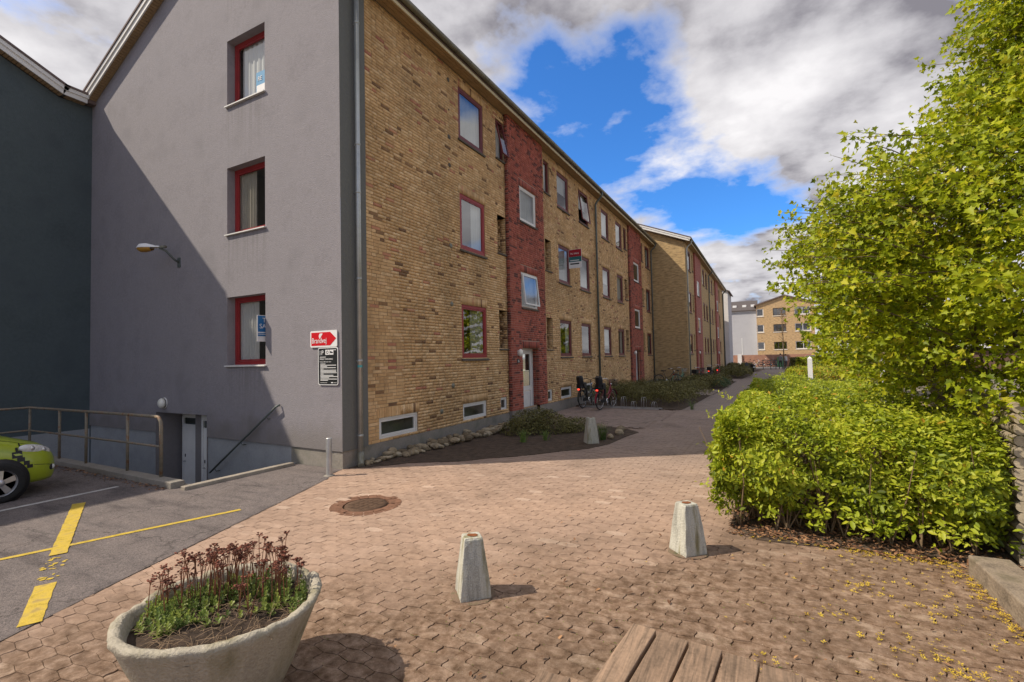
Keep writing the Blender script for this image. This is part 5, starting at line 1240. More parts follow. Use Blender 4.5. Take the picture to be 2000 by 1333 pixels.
    if seat:
        mb = MB(); sp = []; prof_ = [(-.14, .10, .74), (-.15, .115, .84), (-.17, .135, .96), (-.19, .14, 1.07), (-.205, .125, 1.16), (-.21, .085, 1.20)]
        vs = []; fs = []
        for yq, wq, zq in prof_:
            for u in (-1, -.92, -.6, 0, .6, .92, 1): vs.append((u*wq, yq+.10*abs(u)**3, zq))
            for u in (1, .92, .6, 0, -.6, -.92, -1): vs.append((u*wq*.96, yq+.035+.10*abs(u)**3, zq))
        for i in range(5):
            for k in range(14): fs.append((i*14+k, i*14+(k+1) % 14, (i+1)*14+(k+1) % 14, (i+1)*14+k))
        fs += [tuple(range(14)), tuple(range(70, 84))]
        cs_ = MB().add(vs, fs, 0, True).build('child_seat', m_black, e)
        mb = MB(); mb.box((-.13, -.14, .745), (.13, .16, .79)); mb.build('seat_pan', m_black, cs_)
        for s_ in (-1, 1): mb = MB(); mb.box((s_*.14-.02, -.06, .74), (s_*.14+.02, .14, .90)); mb.box((s_*.13-.03, .1, .40), (s_*.13+.03, .16, .76)); mb.build('foot_guard', m_black, cs_)
        MB().box((-.06, -.222, 1.155), (.06, -.212, 1.17)).build('seat_slot', m_zincl, cs_)
        lz = .70
    tl = MB().box((-.055, -.235, lz-.03), (.055, -.19, lz+.035)).build('lamp_housing', m_black, e); MB().box((-.04, -.242, lz-.02), (.04, -.236, lz+.025)).build('tail_light', m_redlight if light else m_reflector, tl)
    if basket:
        mb = MB()
        for q in range(7):
            z = .80+q*.035; w_ = .13+q*.006; mb.tube([(-w_, .95, z), (w_, .95, z), (w_, 1.2, z), (-w_, 1.2, z), (-w_, .95, z)], .004, 4)
        for k in range(9):
            for (ya, yb) in ((.95, .95), (1.2, 1.2)): mb.tube([(-.13+k*.0325, ya, .80), (-.166+k*.0415, yb, 1.01)], .004, 4)
        mb.build('basket', basket, e)
    if rackbag: MB().box((-.15, -.2, .72), (.15, .18, .95)).build('rear_basket', rackbag, e)
    mb = MB(); mb.ellipsoid((0, .92, .86), (.035, .05, .035), 10, 6); mb.build('headlamp', m_chrome, e)
    return e
m_bgreen = mat('dark_green_frame', (.025, .04, .035), .35, .05, 3, spec=.5, coat=.4); m_bred = mat('crimson_frame', (.30, .02, .045), .35, .05, 3, spec=.5, coat=.4)
m_bblk = mat('black_frame', (.02, .02, .022), .35, .05, 3, spec=.5); m_bmint = mat('mint_frame', (.25, .45, .30), .4, .05, 3); m_bwh = mat('white_frame', (.65, .65, .62), .4, .05, 3)
bicycle(.62, 10.72, -.10, m_bgreen, 'dark green bicycle with black child seat nearest the wall', seat=True, light=True, lean=-.06)
bicycle(1.38, 10.36, -.14, m_bred, 'red bicycle with black child seat in the wheel stand', seat=True, basket=m_black, light=True, lean=.02)
bicycle(.55, 24.9, -1.35, m_bblk, 'black bicycle leaning by the gable of the second block', steer=.2)
bicycle(1.50, 25.1, -.35, m_bmint, 'pale green bicycle with white guard by the second block gable', basket=m_bwh)
bicycle(2.62, 25.3, -.25, m_bblk, 'dark bicycle with wide basket at the corner of the second block', basket=m_black, rackbag=m_black)
bicycle(2.85, 31.0, -.10, m_bblk, 'dark bicycle with red tail lamp before the far stair door', light=True, rackbag=m_black)
bicycle(3.2, 33.3, -.05, m_bred, 'small red bicycle beside the far stair door', light=True)
ra = empty('bicycle_stand', (.35, 11.38, 0), label='low galvanised bicycle stand with wire wheel hoops', cat='bicycle rack'); ra.rotation_euler = (0, 0, -.062)
MB().box((0, -.02, .01), (3.0, .02, .05)).build('rail', m_galv, ra); MB().box((0, -.30, .01), (2.95, -.26, .045)).build('rail', m_galv, ra)
for k in range(8):
    x = .22+k*.365; hh = .42 if k % 2 == 0 else .26
    mb = MB()
    for s_ in (-.035, .035): mb.tube([(x+s_-.02, -.28, .04), (x+s_-.02, -.26, hh*.75), (x+s_-.01, -.2, hh), (x+s_+.01, -.08, hh*.98), (x+s_+.02, -.03, hh*.7), (x+s_+.02, 0, .04)], .007, 5)
    mb.tube([(x-.05, -.2, hh), (x+.05, -.2, hh)], .006, 5); mb.build('hoop', m_galv, ra)

# ------------------------------------------------------------------ stones, along the wall and round the bed end
m_stone = mat('field_stone', tint=[(0, (.15, .115, .07)), (.5, (.29, .225, .14)), (1, (.42, .35, .24))], rough=.9, var=.22, vs=8, bump=.5, bs=30)
def rock_mesh(seed, tint):
    r = random.Random(seed); mb = MB(); n, k = 8, 6; vs = []; fs = []; ph = [r.uniform(0, 6) for _ in range(6)]
    for i in range(k+1):
        a = math.pi*i/k
        for j in range(n):
            q = 2*math.pi*j/n; s_ = 1+.16*math.sin(2*q+ph[0])*math.sin(a)+.12*math.sin(3*q+ph[1])*math.sin(2*a+ph[2])+r.uniform(-.06, .06)
            vs.append((s_*math.sin(a)*math.cos(q), s_*.75*math.sin(a)*math.sin(q), s_*.55*math.cos(a)))
    for i in range(k):
        for j in range(n): fs.append((i*n+j, (i+1)*n+j, (i+1)*n+(j+1) % n, i*n+(j+1) % n))
    return mb.add(vs, fs, tint, r.random() < .5).mesh('stone', m_stone)
rocks = [rock_mesh(s, (s*37 % 12)/11) for s in range(12)]
r = random.Random(33)
for k in range(118):
    t_ = (k+r.random())/118; y = .42+t_*4.9; w_ = .16+.36*min(1, t_*2.2); x = .07+r.random()*w_; s_ = r.uniform(.055, .135)*(1 if t_ > .12 else .6)
    o = link('field_stone', rocks[r.randrange(12)], loc=(x, y, .02+s_*.35+(.06*r.random() if r.random() < .4 else 0)), label='grey-brown field stone in the heap along the plinth', cat='stone', group='field stones heaped along the plinth')
    o.scale = (s_*r.uniform(.9, 1.4), s_*r.uniform(.8, 1.2), s_*r.uniform(.8, 1.2)); o.rotation_euler = (r.uniform(-.3, .3), r.uniform(-.3, .3), r.uniform(0, 6))
for x, y, s_, ti, lab in ((3.46, 5.35, .13, 9, 'rounded pale stone at the end of the shaded bed'), (3.42, 4.75, .10, 8, 'small pale round stone in the bed near the bollard'), (3.36, 5.82, .14, 3, 'dark round stone behind the pale one at the bed end'), (2.75, 5.9, .15, 4, 'flat brown stone behind the bollard in the bed'), (2.35, 6.1, .12, 6, 'low brown stone at the back edge of the bed')):
    o = link('boulder', rocks[ti], loc=(x, y, s_*.45), label=lab, cat='stone'); o.scale = (s_*1.3, s_*1.1, s_*1.15); o.rotation_euler = (0, 0, x*7)

# ================================================================== vegetation
LT = [(0, 0, 0), (.3, .2, .06), (.65, .19, .06), (1, 0, 0), (.65, -.19, .06), (.3, -.2, .06)]; LF = [(0, 1, 2, 3), (0, 3, 4, 5)]
def leaf_cloud(name, pos, nrm, size, mt, parent, tlo=.1, thi=.9, accent=0., along=None, spread=.8, tv=LT, tf=LF, kind='stuff'):
    n = len(pos); nn = nrm+unit(n)*spread; al = unit(n) if along is None else along+unit(n)*.5
    t_ = np.clip(RNG.uniform(tlo, thi, n)+.16*np.sin(3.3*pos[:, 0]+2*pos[:, 1])*np.sin(4.1*pos[:, 2]+2.7*pos[:, 0])+.1*np.sin(9*pos[:, 0]+7*pos[:, 2]), 0, thi); k = RNG.random(n) < accent; t_[k] = RNG.uniform(.95, 1, k.sum())
    return scatter(name, tv, tf, pos, frames(nn, al), size*RNG.lognormal(-.06, .33, n).clip(.4, 1.8), t_, mt, parent, kind=kind)
HT = [(0, (.075, .105, .012)), (.3, (.24, .31, .016)), (.7, (.42, .48, .026)), (.93, (.52, .53, .045)), (.96, (.50, .33, .03)), (1, (.55, .30, .04))]
m_hedge = mat('hedge_leaf', tint=HT, rough=.5, var=.08, vs=3, transl=.42, spec=.35)
OT = [(0, (.065, .062, .018)), (.5, (.15, .14, .04)), (1, (.24, .215, .07))]
m_olive = mat('dark_shrub_leaf', tint=OT, rough=.6, var=.12, vs=3, transl=.2)
m_twig = mat('twig_bark', (.20, .14, .08), .9, .2, 20)
def wob(x, y, a=1.): return .05*np.sin(2.3*x+1)*np.cos(1.9*y)+.035*np.sin(5.1*x+2*y)+.02*np.sin(9*y+4*x)*a
def hedge(name, label, poly_x, poly_y, h, n_front, n_left, n_top, n_in, size, mt, accent=0., group=None, stems=60, bottom=.1, tlo=.1, thi=.92, front_tilt=0.):
    x0, x1 = poly_x; y0, y1 = poly_y
    e = empty(name, ((x0+x1)/2, (y0+y1)/2, 0), label=label, cat='hedge', group=group); off = np.array([(x0+x1)/2, (y0+y1)/2, 0])
    P, Nn = [], []
    def front(n):
        x = RNG.uniform(x0, x1, n); z = bottom+(h-bottom)*RNG.random(n)**.75; d = RNG.exponential(.07, n); bul = .14*np.sin(np.pi*np.clip(z/h, 0, 1))
        rnd_ = .38*np.clip((z/h-.62)/.38, 0, 1)**2; und = .30*np.clip(1-z/(.5*h), 0, 1)**1.5
        yy = y0+.12-bul+wob(x*1.7, z*2.5)*2.0+d+rnd_+und; k = (np.sin(3.1*x+1.3)+np.sin(7.7*x+2.1*z)+np.sin(5.3*z+1.7*x)+RNG.normal(0, .5, n) > -1.15+(z < .42*h)*1.0)|(name != 'clipped_hedge')
        return np.stack([x, yy, np.minimum(z, h+wob(x, yy)*1.3-.02)], 1)[k], np.tile([0, -1., .45], (int(k.sum()), 1))
    def left(n):
        y = y0+(y1-y0)*RNG.random(n)**1.5; z = bottom+(h-bottom)*RNG.random(n)**.75; d = RNG.exponential(.07, n); bul = .14*np.sin(np.pi*np.clip(z/h, 0, 1))
        xx = x0+.12-bul+wob(y*1.7, z*2.5)*1.3+d+np.maximum(0, y-y0-2.5)*.06*(name == 'clipped_hedge'); return np.stack([xx, y, np.minimum(z, h+wob(xx, y)-.02)], 1), np.tile([-1., 0, .45], (n, 1))
    def top(n):
        x = RNG.uniform(x0, x1, n); y = y0+(y1-y0)*RNG.random(n)**1.35; d = RNG.exponential(.06, n)
        if name == 'clipped_hedge': x = np.maximum(x, x0+np.maximum(0, y-y0-2.5)*.06)
        e_ = np.minimum(np.minimum(x-x0, y-y0), .38); return np.stack([x, y, h+wob(x, y)*1.5+.04*np.sin(2.1*x-.9*y)-d-.22*(1-e_/.38)**2+RNG.exponential(.03, n)*(RNG.random(n) < .12)], 1), np.tile([0, -.15, 1.], (n, 1))
    for fn, n in ((front, n_front), (left, n_left), (top, n_top)):
        p, q = fn(n); P.append(p); Nn.append(q)
    p = np.stack([RNG.uniform(x0+.1, x1-.1, n_in), RNG.uniform(y0+.1, y1-.1, n_in), RNG.uniform(bottom+.1, h-.1, n_in)], 1); P.append(p); Nn.append(np.tile([0, 0, 1.], (n_in, 1)))
    P = np.concatenate(P)-off; Nn = np.concatenate(Nn)
    leaf_cloud('foliage', P, Nn, size, mt, e, tlo, thi, accent)
    mb = MB(); r = random.Random(5)
    for k in range(stems):
        x = r.uniform(x0+.15, x1-.1); y = r.uniform(y0+.12, y0+.12+min(1.2, y1-y0)); z = 0.; p_ = V((x, y, 0))-V(off)
        for b in range(3):
            q = p_+V((r.gauss(0, .16), r.gauss(0, .14), h*r.uniform(.6, .92))); mid = (p_+q)/2+V((r.gauss(0, .05), r.gauss(0, .05), 0)); mb.tube([p_, mid, q], [.009, .006, .003], 4, 0, False)
    mb.build('stems', m_twig, e, kind='stuff')
    return e
hedge('clipped_hedge', 'large bright green clipped hedge along the right of the path', (6.12, 8.5), (-.38, 8.2), 1.2, 20000, 17000, 46000, 11000, .048, m_hedge, accent=.012, stems=110, bottom=.12)
# sprays leaning out of the hedge: looser shoots at its foot and left side
P = []; r = random.Random(9)
for k in range(46):
    x = r.uniform(6.2, 8.9); b = V((x, -.30+r.uniform(-.05, .15), .04)); t_ = b+V((r.gauss(-.02, .12), r.uniform(-.28, -.02), r.uniform(.18, .55)))
    for j in range(16):
        s_ = r.uniform(.3, 1); P.append(b+(t_-b)*s_+V((r.gauss(0, .035), r.gauss(0, .035), r.gauss(0, .03))))
for (bx_, by_, bz_, tx_, ty_, tz_) in ((6.0, 2.7, .75, 5.72, 2.6, .92), (6.05, 1.0, .6, 5.9, .9, .7), (6.1, .2, .3, 5.95, 0, .35), (6.05, 3.5, 1.05, 5.85, 3.4, 1.2)):
    for j in range(26): s_ = r.random(); P.append(V((bx_, by_, bz_)).lerp(V((tx_, ty_, tz_)), s_)+V((r.gauss(0, .04), r.gauss(0, .04), r.gauss(0, .03))))
for k in range(150):
    b = V((r.uniform(7.75, 8.5), r.uniform(-.35, 2.6), r.uniform(.15, .9))); t_ = b+V((r.gauss(0, .12), r.gauss(-.05, .12), r.uniform(.25, .62)))
    for j in range(26): P.append(b.lerp(t_, r.random())+V((r.gauss(0, .045), r.gauss(0, .045), r.gauss(0, .035))))
P = np.array([tuple(p) for p in P])
ho = [o for o in bpy.data.objects if o.name == 'clipped_hedge'][0]
leaf_cloud('loose_shoots', P-np.array(ho.location), np.tile([0, -.4, 1.], (len(P), 1)), .055, m_hedge, ho, .4, .92)
hedge('low_hedge', 'yellow-green low hedge behind the large clipped hedge', (7.65, 15), (25.5, 31.5), .9, 9000, 2500, 9000, 1500, .085, m_hedge, accent=.16, stems=0, bottom=.03)
hedge('low_hedge', 'trimmed green hedge row in front of the brown garage', (8.6, 17), (38, 39.4), 1.45, 7000, 900, 2500, 800, .12, m_hedge, accent=.02, stems=0, bottom=.03)
hedge('low_hedge', 'small dark clipped hedge block beside the dark parked car', (8.4, 9.6), (44, 46), 1.35, 1500, 800, 800, 200, .13, m_olive, stems=0, bottom=.03)

def shrub(name, label, blobs, n, size, mt, tlo=0., thi=1., loc=None, stems=20, group=None, flat=.5):
    c = np.mean([b[0] for b in blobs], axis=0); e = empty(name, (c[0], c[1], 0), label=label, cat='shrub', group=group)
    w_ = np.array([b[1][0]*b[1][1]+b[1][0]*b[1][2] for b in blobs]); cnt = (n*w_/w_.sum()).astype(int); P, Q = [], []
    for (cc, rr_), k in zip(blobs, cnt):
        u = unit(k); u[:, 2] = np.abs(u[:, 2])*(1)-.15*RNG.random(k); q = u*(1-np.abs(RNG.normal(0, .13, k)))[:, None]*np.array(rr_)
        q += .05*np.sin(7*q[:, [1, 2, 0]]+cc[0]*5)
        P.append(q+np.array(cc)); Q.append(u+np.array([0, 0, flat]))
    P = np.concatenate(P); Q = np.concatenate(Q); P[:, 2] = np.maximum(P[:, 2], .02)
    leaf_cloud('foliage', P-np.array([c[0], c[1], 0]), Q, size, mt, e, tlo, thi)
    mb = MB(); r = random.Random(3)
    for k in range(stems):
        b = blobs[r.randrange(len(blobs))]; p0 = V((b[0][0]-c[0]+r.gauss(0, .1), b[0][1]-c[1]+r.gauss(0, .1), 0)); u = V((r.gauss(0, 1), r.gauss(0, 1), abs(r.gauss(0, 1))+.5)).normalized()
        p1 = V((b[0][0]-c[0]+u.x*b[1][0], b[0][1]-c[1]+u.y*b[1][1], b[0][2]+u.z*b[1][2]*.95)); mb.tube([p0, (p0+p1)/2+V((0, 0, .05)), p1], [.008, .005, .002], 4, 0, False)
    if stems: mb.build('branches', m_twig, e, kind='stuff')
    return e
shrub('low_shrub', 'low olive shrub spreading over the bed before the first stair door', [((1.25, 4.6, .08), (.55, .5, .42)), ((1.75, 5.2, .1), (.65, .6, .46)), ((1.1, 5.5, .1), (.6, .6, .5)), ((2.25, 5.6, .06), (.45, .45, .34))], 12000, .042, m_olive, group='dark shrubs')
bl_ = []
r = random.Random(12)
for x in np.arange(.75, 3.9, .6):
    for y in np.arange(12.1, 17.6, .75): bl_.append(((x+r.uniform(-.12, .12)+.02*(y-12), y+r.uniform(-.2, .2), .25), (.55, .6, r.uniform(.52, .64))))
shrub('shrub_mass', 'broad dark olive shrub bed behind the bicycle stand', bl_, 34000, .052, m_olive, stems=30, group='dark shrubs')
shrub('shrub_mass', 'dark shrub bed beside the path at the second block corner', [((x, y, .2), (.6, .7, .5)) for x in (2.6, 3.4, 4.0) for y in (22.6, 23.8, 25.0, 26.3, 27.8)], 9000, .085, m_olive, stems=0, group='dark shrubs')
shrub('shrub_mass', 'rounded dark hedge mass before the last stair door', [((x, y, .25), (.75, .9, .62)) for x in (3.2, 4.1, 4.75) for y in (34.6, 36.2, 38.0, 40)], 7000, .11, m_olive, stems=0, group='dark shrubs')
shrub('shrub_mass', 'last dark shrub clump by the end of the second block', [((x, y, .3), (.8, 1.0, .65)) for x in (3.3, 4.6) for y in (49, 51.2)], 4000, .13, m_olive, stems=0, group='dark shrubs')
m_rose = mat('rose_leaf', tint=[(0, (.05, .09, .03)), (1, (.14, .2, .09))], rough=.5, var=.1, transl=.2)
shrub('leafy_shrub', 'green leafy shrub with pale blooms at the bed edge', [((4.35, 24.0, .2), (.35, .5, .35)), ((4.2, 22.6, .15), (.4, .5, .3))], 1600, .07, m_rose, stems=0)
# strappy plants
m_blade = mat('strap_leaf', tint=[(0, (.07, .13, .03)), (1, (.20, .30, .06))], rough=.5, var=.1, transl=.3)
def tuft(x, y, n, h, label, lo=0., hi=1.):
    e = empty('grass_tuft', (x, y, .01), label=label, cat='plant', group='strap-leaved tufts in the shaded bed'); mb = MB(); r = random.Random(int(x*77))
    for k in range(n):
        a = r.uniform(0, 6.28); b = V((r.gauss(0, .03), r.gauss(0, .03), 0)); L_ = h*r.uniform(.6, 1.3); o_ = r.uniform(.35, 1.1)*L_; w_ = .006; sd_ = V((-math.sin(a), math.cos(a), 0))*w_; d_ = V((math.cos(a), math.sin(a), 0))
        pts = [b, b+d_*o_*.35+V((0, 0, L_*.6)), b+d_*o_*.75+V((0, 0, L_*.85)), b+d_*o_*1.15+V((0, 0, L_*.75))]; ti = r.uniform(lo, hi)
        for i in range(3): f_ = 1-i*.3; g_ = 1-(i+1)*.3; mb.quad(pts[i]-sd_*f_, pts[i]+sd_*f_, pts[i+1]+sd_*g_, pts[i+1]-sd_*g_, tint=ti)
    mb.build('blades', m_blade, e, kind='stuff')
tuft(1.78, 3.55, 46, .24, 'fresh green strap-leaved tuft in front of the olive shrub', .5, 1.)
tuft(2.15, 3.95, 30, .22, 'second smaller green tuft beside the olive shrub', .4, .9)
tuft(3.33, 4.45, 50, .34, 'dark green tuft right behind the shaded bollard', 0, .35)
tuft(2.95, 4.6, 30, .26, 'dark tuft to the left behind the shaded bollard', 0, .3)
tuft(4.3, 6.0+5.35, 34, .3, 'dark green tuft at the corner of the shrub bed by the path', .1, .5)

# ------------------------------------------------------------------ maple on the right
half = [(0, 0), (-.10, .36), (.14, .28), (.30, .58), (.50, .24), (1.0, 0)]
MV = [(x, y, .22*y-.22*x*x) for x, y in half]+[(x, -y, .22*y-.22*x*x) for x, y in half[1:-1]]
MF = [(0, 5, 4, 3, 2, 1), (0, 6, 7, 8, 9, 5)]
MT = [(0, (.13, .18, .010)), (.35, (.32, .39, .014)), (.75, (.50, .54, .02)), (.88, (.58, .57, .028)), (1, (.60, .53, .04))]
m_maple = mat('maple_leaf', tint=MT, rough=.5, var=.08, vs=2, transl=.5, spec=.35)
m_bark = mat('maple_bark', (.17, .13, .085), .9, .25, 6, .6, 40)
RZ = [(.9, 1.3), (1.2, 2.2), (1.6, 2.7), (2.2, 2.9), (3, 3.1), (3.7, 2.75), (4.3, 2.0), (5, 1.4), (6, 1.1), (7, .85), (8, .5), (8.8, .15)]
def tree(name, label, base, scale, nspray, perspray, leaf, seed, mt, Rz=RZ, view_bias=True, cat='tree', bark=None):
    r = random.Random(seed); e = empty(name, base, label=label, cat=cat); bx_, by_ = base[0], base[1]
    zs, rs = [a*scale for a, _ in Rz], [b*scale for _, b in Rz]; top_ = zs[-1]
    mb = MB(); tr_ = [V((0, 0, -.05)), V((.04, .02, .9*scale)), V((-.03, .05, 2.2*scale)), V((.05, 0, 4*scale)), V((0, .06, 6*scale)), V((.02, 0, top_*.95))]
    mb.tube(tr_, [.15*scale, .115*scale, .10*scale, .075*scale, .045*scale, .015*scale], 10); mb.build('trunk', bark or m_bark, e)
    def trunk_at(z):
        for a, b in zip(tr_, tr_[1:]):
            if a.z <= z <= b.z: return a.lerp(b, (z-a.z)/(b.z-a.z))
        return tr_[-1].copy()
    limbs = []; bm = MB()
    for k in range(34):
        z = top_*(.17+.75*(k/33)**1.1); az = k*2.399+r.uniform(-.3, .3); R_ = float(np.interp(z*1.04, zs, rs))*.9; p0 = trunk_at(z*.78); d_ = V((math.cos(az), math.sin(az), 0))
        pts = [p0, p0+d_*R_*.35+V((0, 0, z*.12)), p0+d_*R_*.7+V((0, 0, z*.2)), V((d_.x*R_, d_.y*R_, z))]
        bm.tube(pts, [.045*scale, .03*scale, .018*scale, .006*scale], 6, 0, False); limbs += [a.lerp(b, q) for a, b in zip(pts, pts[1:]) for q in (.0, .33, .66)]+[pts[-1]]
    P, A, T0 = [], [], []
    for s_ in range(int(nspray*.10) if view_bias else 0):          # long thin shoots that break the outline
        z = r.triangular(1.9*scale, 4.2*scale, 3.2*scale); az = r.uniform(math.radians(110), math.radians(215)); R_ = float(np.interp(z, zs, rs)); d_ = V((math.cos(az), math.sin(az), r.uniform(-.05, .35))).normalized(); side = d_.cross(V((0, 0, 1))).normalized()
        st_ = V((R_*.74*math.cos(az), R_*.74*math.sin(az), z)); ln = r.uniform(.7, 1.2)*scale; tip = st_+d_*ln+V((0, 0, r.gauss(0, .06))); bm.tube([st_-d_*.1, st_, st_.lerp(tip, .5)+V((0, 0, .03)), tip], [.012, .01, .006, .002], 4, 0, False); tone = r.gauss(-.05, .12)
        for k in range(perspray):
            u = r.random(); o_ = side*r.gauss(0, .055+.05*(1-u)); p = st_.lerp(tip, u*1.04)+o_+V((0, 0, r.gauss(-.01, .04))); T0.append(tone); P.append(p); A.append(d_*.6+o_.normalized()*.8+V((0, 0, -.35)))
    for s_ in range(nspray):
        z = r.uniform(zs[0], zs[-1]) if r.random() < .35 else r.triangular(zs[0], zs[-2], 2.9*scale); az = r.uniform(0, 2*math.pi)
        if view_bias and r.random() < .72: az = r.uniform(math.radians(100), math.radians(300))
        R_ = float(np.interp(z, zs, rs)); q = R_*(1-abs(r.gauss(0, .30))); q = max(.25*R_, q); d_ = V((math.cos(az), math.sin(az), r.uniform(-.08, .45))).normalized()
        tip = V((q*math.cos(az), q*math.sin(az), z))+V((r.gauss(0, .12), r.gauss(0, .12), r.gauss(0, .1))); ln = r.uniform(.5, 1.0)*scale; st_ = tip-d_*ln
        near = min(limbs, key=lambda l_: (l_-st_).length_squared)
        if (near-st_).length < .9: bm.tube([near, near.lerp(st_, .6)+V((0, 0, .04)), st_, tip], [.012, .009, .006, .002], 4, 0, False)
        side = d_.cross(V((0, 0, 1))).normalized(); tone = r.gauss(0, .13)
        for k in range(perspray):
            u = r.random()**.8; wv = (.24*(1-.75*u)+.04)*scale
            o_ = side*r.uniform(-wv, wv); p = st_+d_*ln*(u*1.18)+o_+V((0, 0, r.gauss(-.02, .055)))
            T0.append(tone); P.append(p); A.append(d_*.7+o_.normalized()*.8+V((0, 0, -.45)))
    bm.build('branches', bark or m_bark, e, kind='stuff')
    P = np.array([tuple(p) for p in P]); A = np.array([tuple(a) for a in A]); n = len(P)
    nn = np.tile([-.32, -.42, .66], (n, 1))+unit(n)*.95; t_ = np.clip(RNG.beta(2.2, 2.0, n)*.86+np.array(T0), .02, .86); k = RNG.random(n) < .11; t_[k] = RNG.uniform(.88, 1, k.sum())
    scatter('crown', MV, MF, P, frames(nn, A+unit(n)*.25), leaf*RNG.lognormal(0, .3, n).clip(.45, 1.8), t_, mt, e, kind='stuff')
    return e
tree('maple_tree', 'large maple in fresh yellow-green leaf overhanging the hedge on the right', (10.05, 1.35, 0), 1.0, 1500, 60, .050, 4, m_maple)
RZ2 = [(.8, 1.6), (1.6, 2.6), (3, 3.0), (5, 2.7), (6.5, 1.7), (7.4, .3)]
tree('background_tree', 'leafy green tree behind the big maple', (11.2, 19.0, 0), 1.0, 190, 44, .15, 8, m_maple, RZ2, False)
tree('background_tree', 'further green tree standing by the brown garage', (11.6, 37.0, 0), 1.0, 150, 42, .17, 9, m_maple, RZ2, False)
# bare young street tree
bt = empty('young_street_tree', (8.15, 57.2, 0), label='thin almost bare young tree before the yellow gable house', cat='tree'); mb = MB(); r = random.Random(6)
mb.tube([(0, 0, 0), (.03, 0, 2.5), (-.03, 0, 5.2), (0, 0, 7.2)], [.07, .055, .035, .01], 7); mb.build('trunk', m_bark, bt)
mb = MB(); P = []
for k in range(34):
    z = r.uniform(2.6, 6.6); a = r.uniform(0, 6.28); l_ = r.uniform(.5, 1.3)*(1-abs(z-4.3)/5); t_ = V((l_*math.cos(a)*.8, l_*math.sin(a)*.8, z+l_*.9)); mb.tube([(0, 0, z), (t_.x*.5, t_.y*.5, z+l_*.35), t_], [.016, .011, .004], 4, 0, False)
    for j in range(16): s_ = r.random(); P.append((t_.x*s_+r.gauss(0, .06), t_.y*s_+r.gauss(0, .06), z+l_*.9*s_+r.gauss(0, .06)))
mb.build('branches', m_bark, bt, kind='stuff'); P = np.array(P); leaf_cloud('crown', P, np.tile([0, 0, 1.], (len(P), 1)), .09, mat('bud_leaf', tint=[(0, (.30, .16, .06)), (1, (.42, .25, .09))], rough=.6, transl=.3), bt)

# ================================================================== litter on the ground
m_petal = mat('yellow_blossom', tint=[(0, (.24, .12, .03)), (.15, (.50, .32, .03)), (1, (.72, .53, .05))], rough=.6, var=.08, transl=.2)
m_litter = mat('brown_litter', tint=[(0, (.07, .035, .02)), (.5, (.19, .09, .045)), (1, (.36, .20, .10))], rough=.85, var=.2, vs=20)
pts = []; r = random.Random(17)
def along(a, b, n, sd_):
    for _ in range(n): s_ = r.random(); pts.append((a[0]+(b[0]-a[0])*s_+r.gauss(0, sd_), a[1]+(b[1]-a[1])*s_+r.gauss(0, sd_)))
along((6.35, -.5), (7.3, -.58), 60, .05); along((7.3, -.56), (8.05, -.52), 190, .05); along((8.04, -.75), (8.13, -2.4), 170, .035); along((8.1, -1.6), (8.14, -2.2), 90, .03); along((8.0, -.6), (8.1, -1.0), 60, .06)
for _ in range(240): pts.append((8.1-abs(r.gauss(0, .62)), r.uniform(-3.4, -.62)))
for cx_, cyk, n in ((7.28, -1.35, 34), (7.65, -2.35, 40), (7.4, -2.2, 18), (7.95, -2.75, 22), (6.62, -2.75, 14), (7.0, -1.9, 16), (7.75, -1.5, 20), (7.1, -2.9, 20)):
    for _ in range(n): pts.append((cx_+r.gauss(0, .09), cyk+r.gauss(0, .06)))
pts = [p for p in pts if p[0] < 8.12 and not (p[1] > -.45 and p[0] > 6.5)]
n = len(pts); P = np.array([(x, y, r.uniform(.007, .016)) for x, y in pts])
pv = []; pf = []
for k in range(4):
    a = k*math.pi/2; c_, s_ = math.cos(a), math.sin(a); o = len(pv)
    for u, v, w_ in ((.08, 0, 0), (.55, .26, .12), (1.0, .12, .25), (.55, -.26, .12)): pv.append((u*c_-v*s_, u*s_+v*c_, w_))
    pf.append((o, o+1, o+2, o+3))
scatter('fallen_blossom', pv, pf, P, frames(np.tile([0, 0, 1.], (n, 1))+unit(n)*.3, unit(n)), RNG.uniform(.010, .021, n), RNG.random(n)**.8, m_petal, kind='stuff', label='yellow blossoms fallen on the paving by the stone beam', cat='blossom')
def litter(name, label, gen, n, size, mt=None):
    P = np.array([gen() for _ in range(n)]); P = np.concatenate([P, RNG.uniform(.012, .03, (n, 1))], 1)
    return scatter(name, LT, LF, P, frames(np.tile([0, 0, 1.], (n, 1))+unit(n)*.45, unit(n)), RNG.uniform(size*.4, size*1.3, n), RNG.random(n), mt or m_litter, kind='stuff', label=label, cat='litter')
litter('bark_mulch', 'brown bark and dead leaves under the hedge and beside the beam', lambda: (lambda x: (x, r.uniform(-.55, .35) if x < 8.2 else r.uniform(-2.6, .6)))(r.uniform(6.25, 9.2)), 3200, .05)
litter('leaf_litter', 'rusty dead leaves along the kerb of the basement area', lambda: (r.uniform(-5.6, -1.45), -1.98-abs(r.gauss(0, .10))), 420, .045)
litter('paving_litter', 'scattered brown leaf scraps on the mossy paving', lambda: (r.uniform(4.4, 8.1), r.uniform(-4.3, -.7)), 150, .04)
litter('soil_crumbs', 'pale crumbs and dry leaves on the shaded bed soil', lambda: (lambda t_: (.3+t_*3.1, .5+t_*3.4+abs(r.gauss(0, .5))))(r.random()), 240, .022)
litter('bed_stones', 'fine chips between the field stones', lambda: (r.uniform(.05, .6), r.uniform(.4, 5.0)), 260, .03)
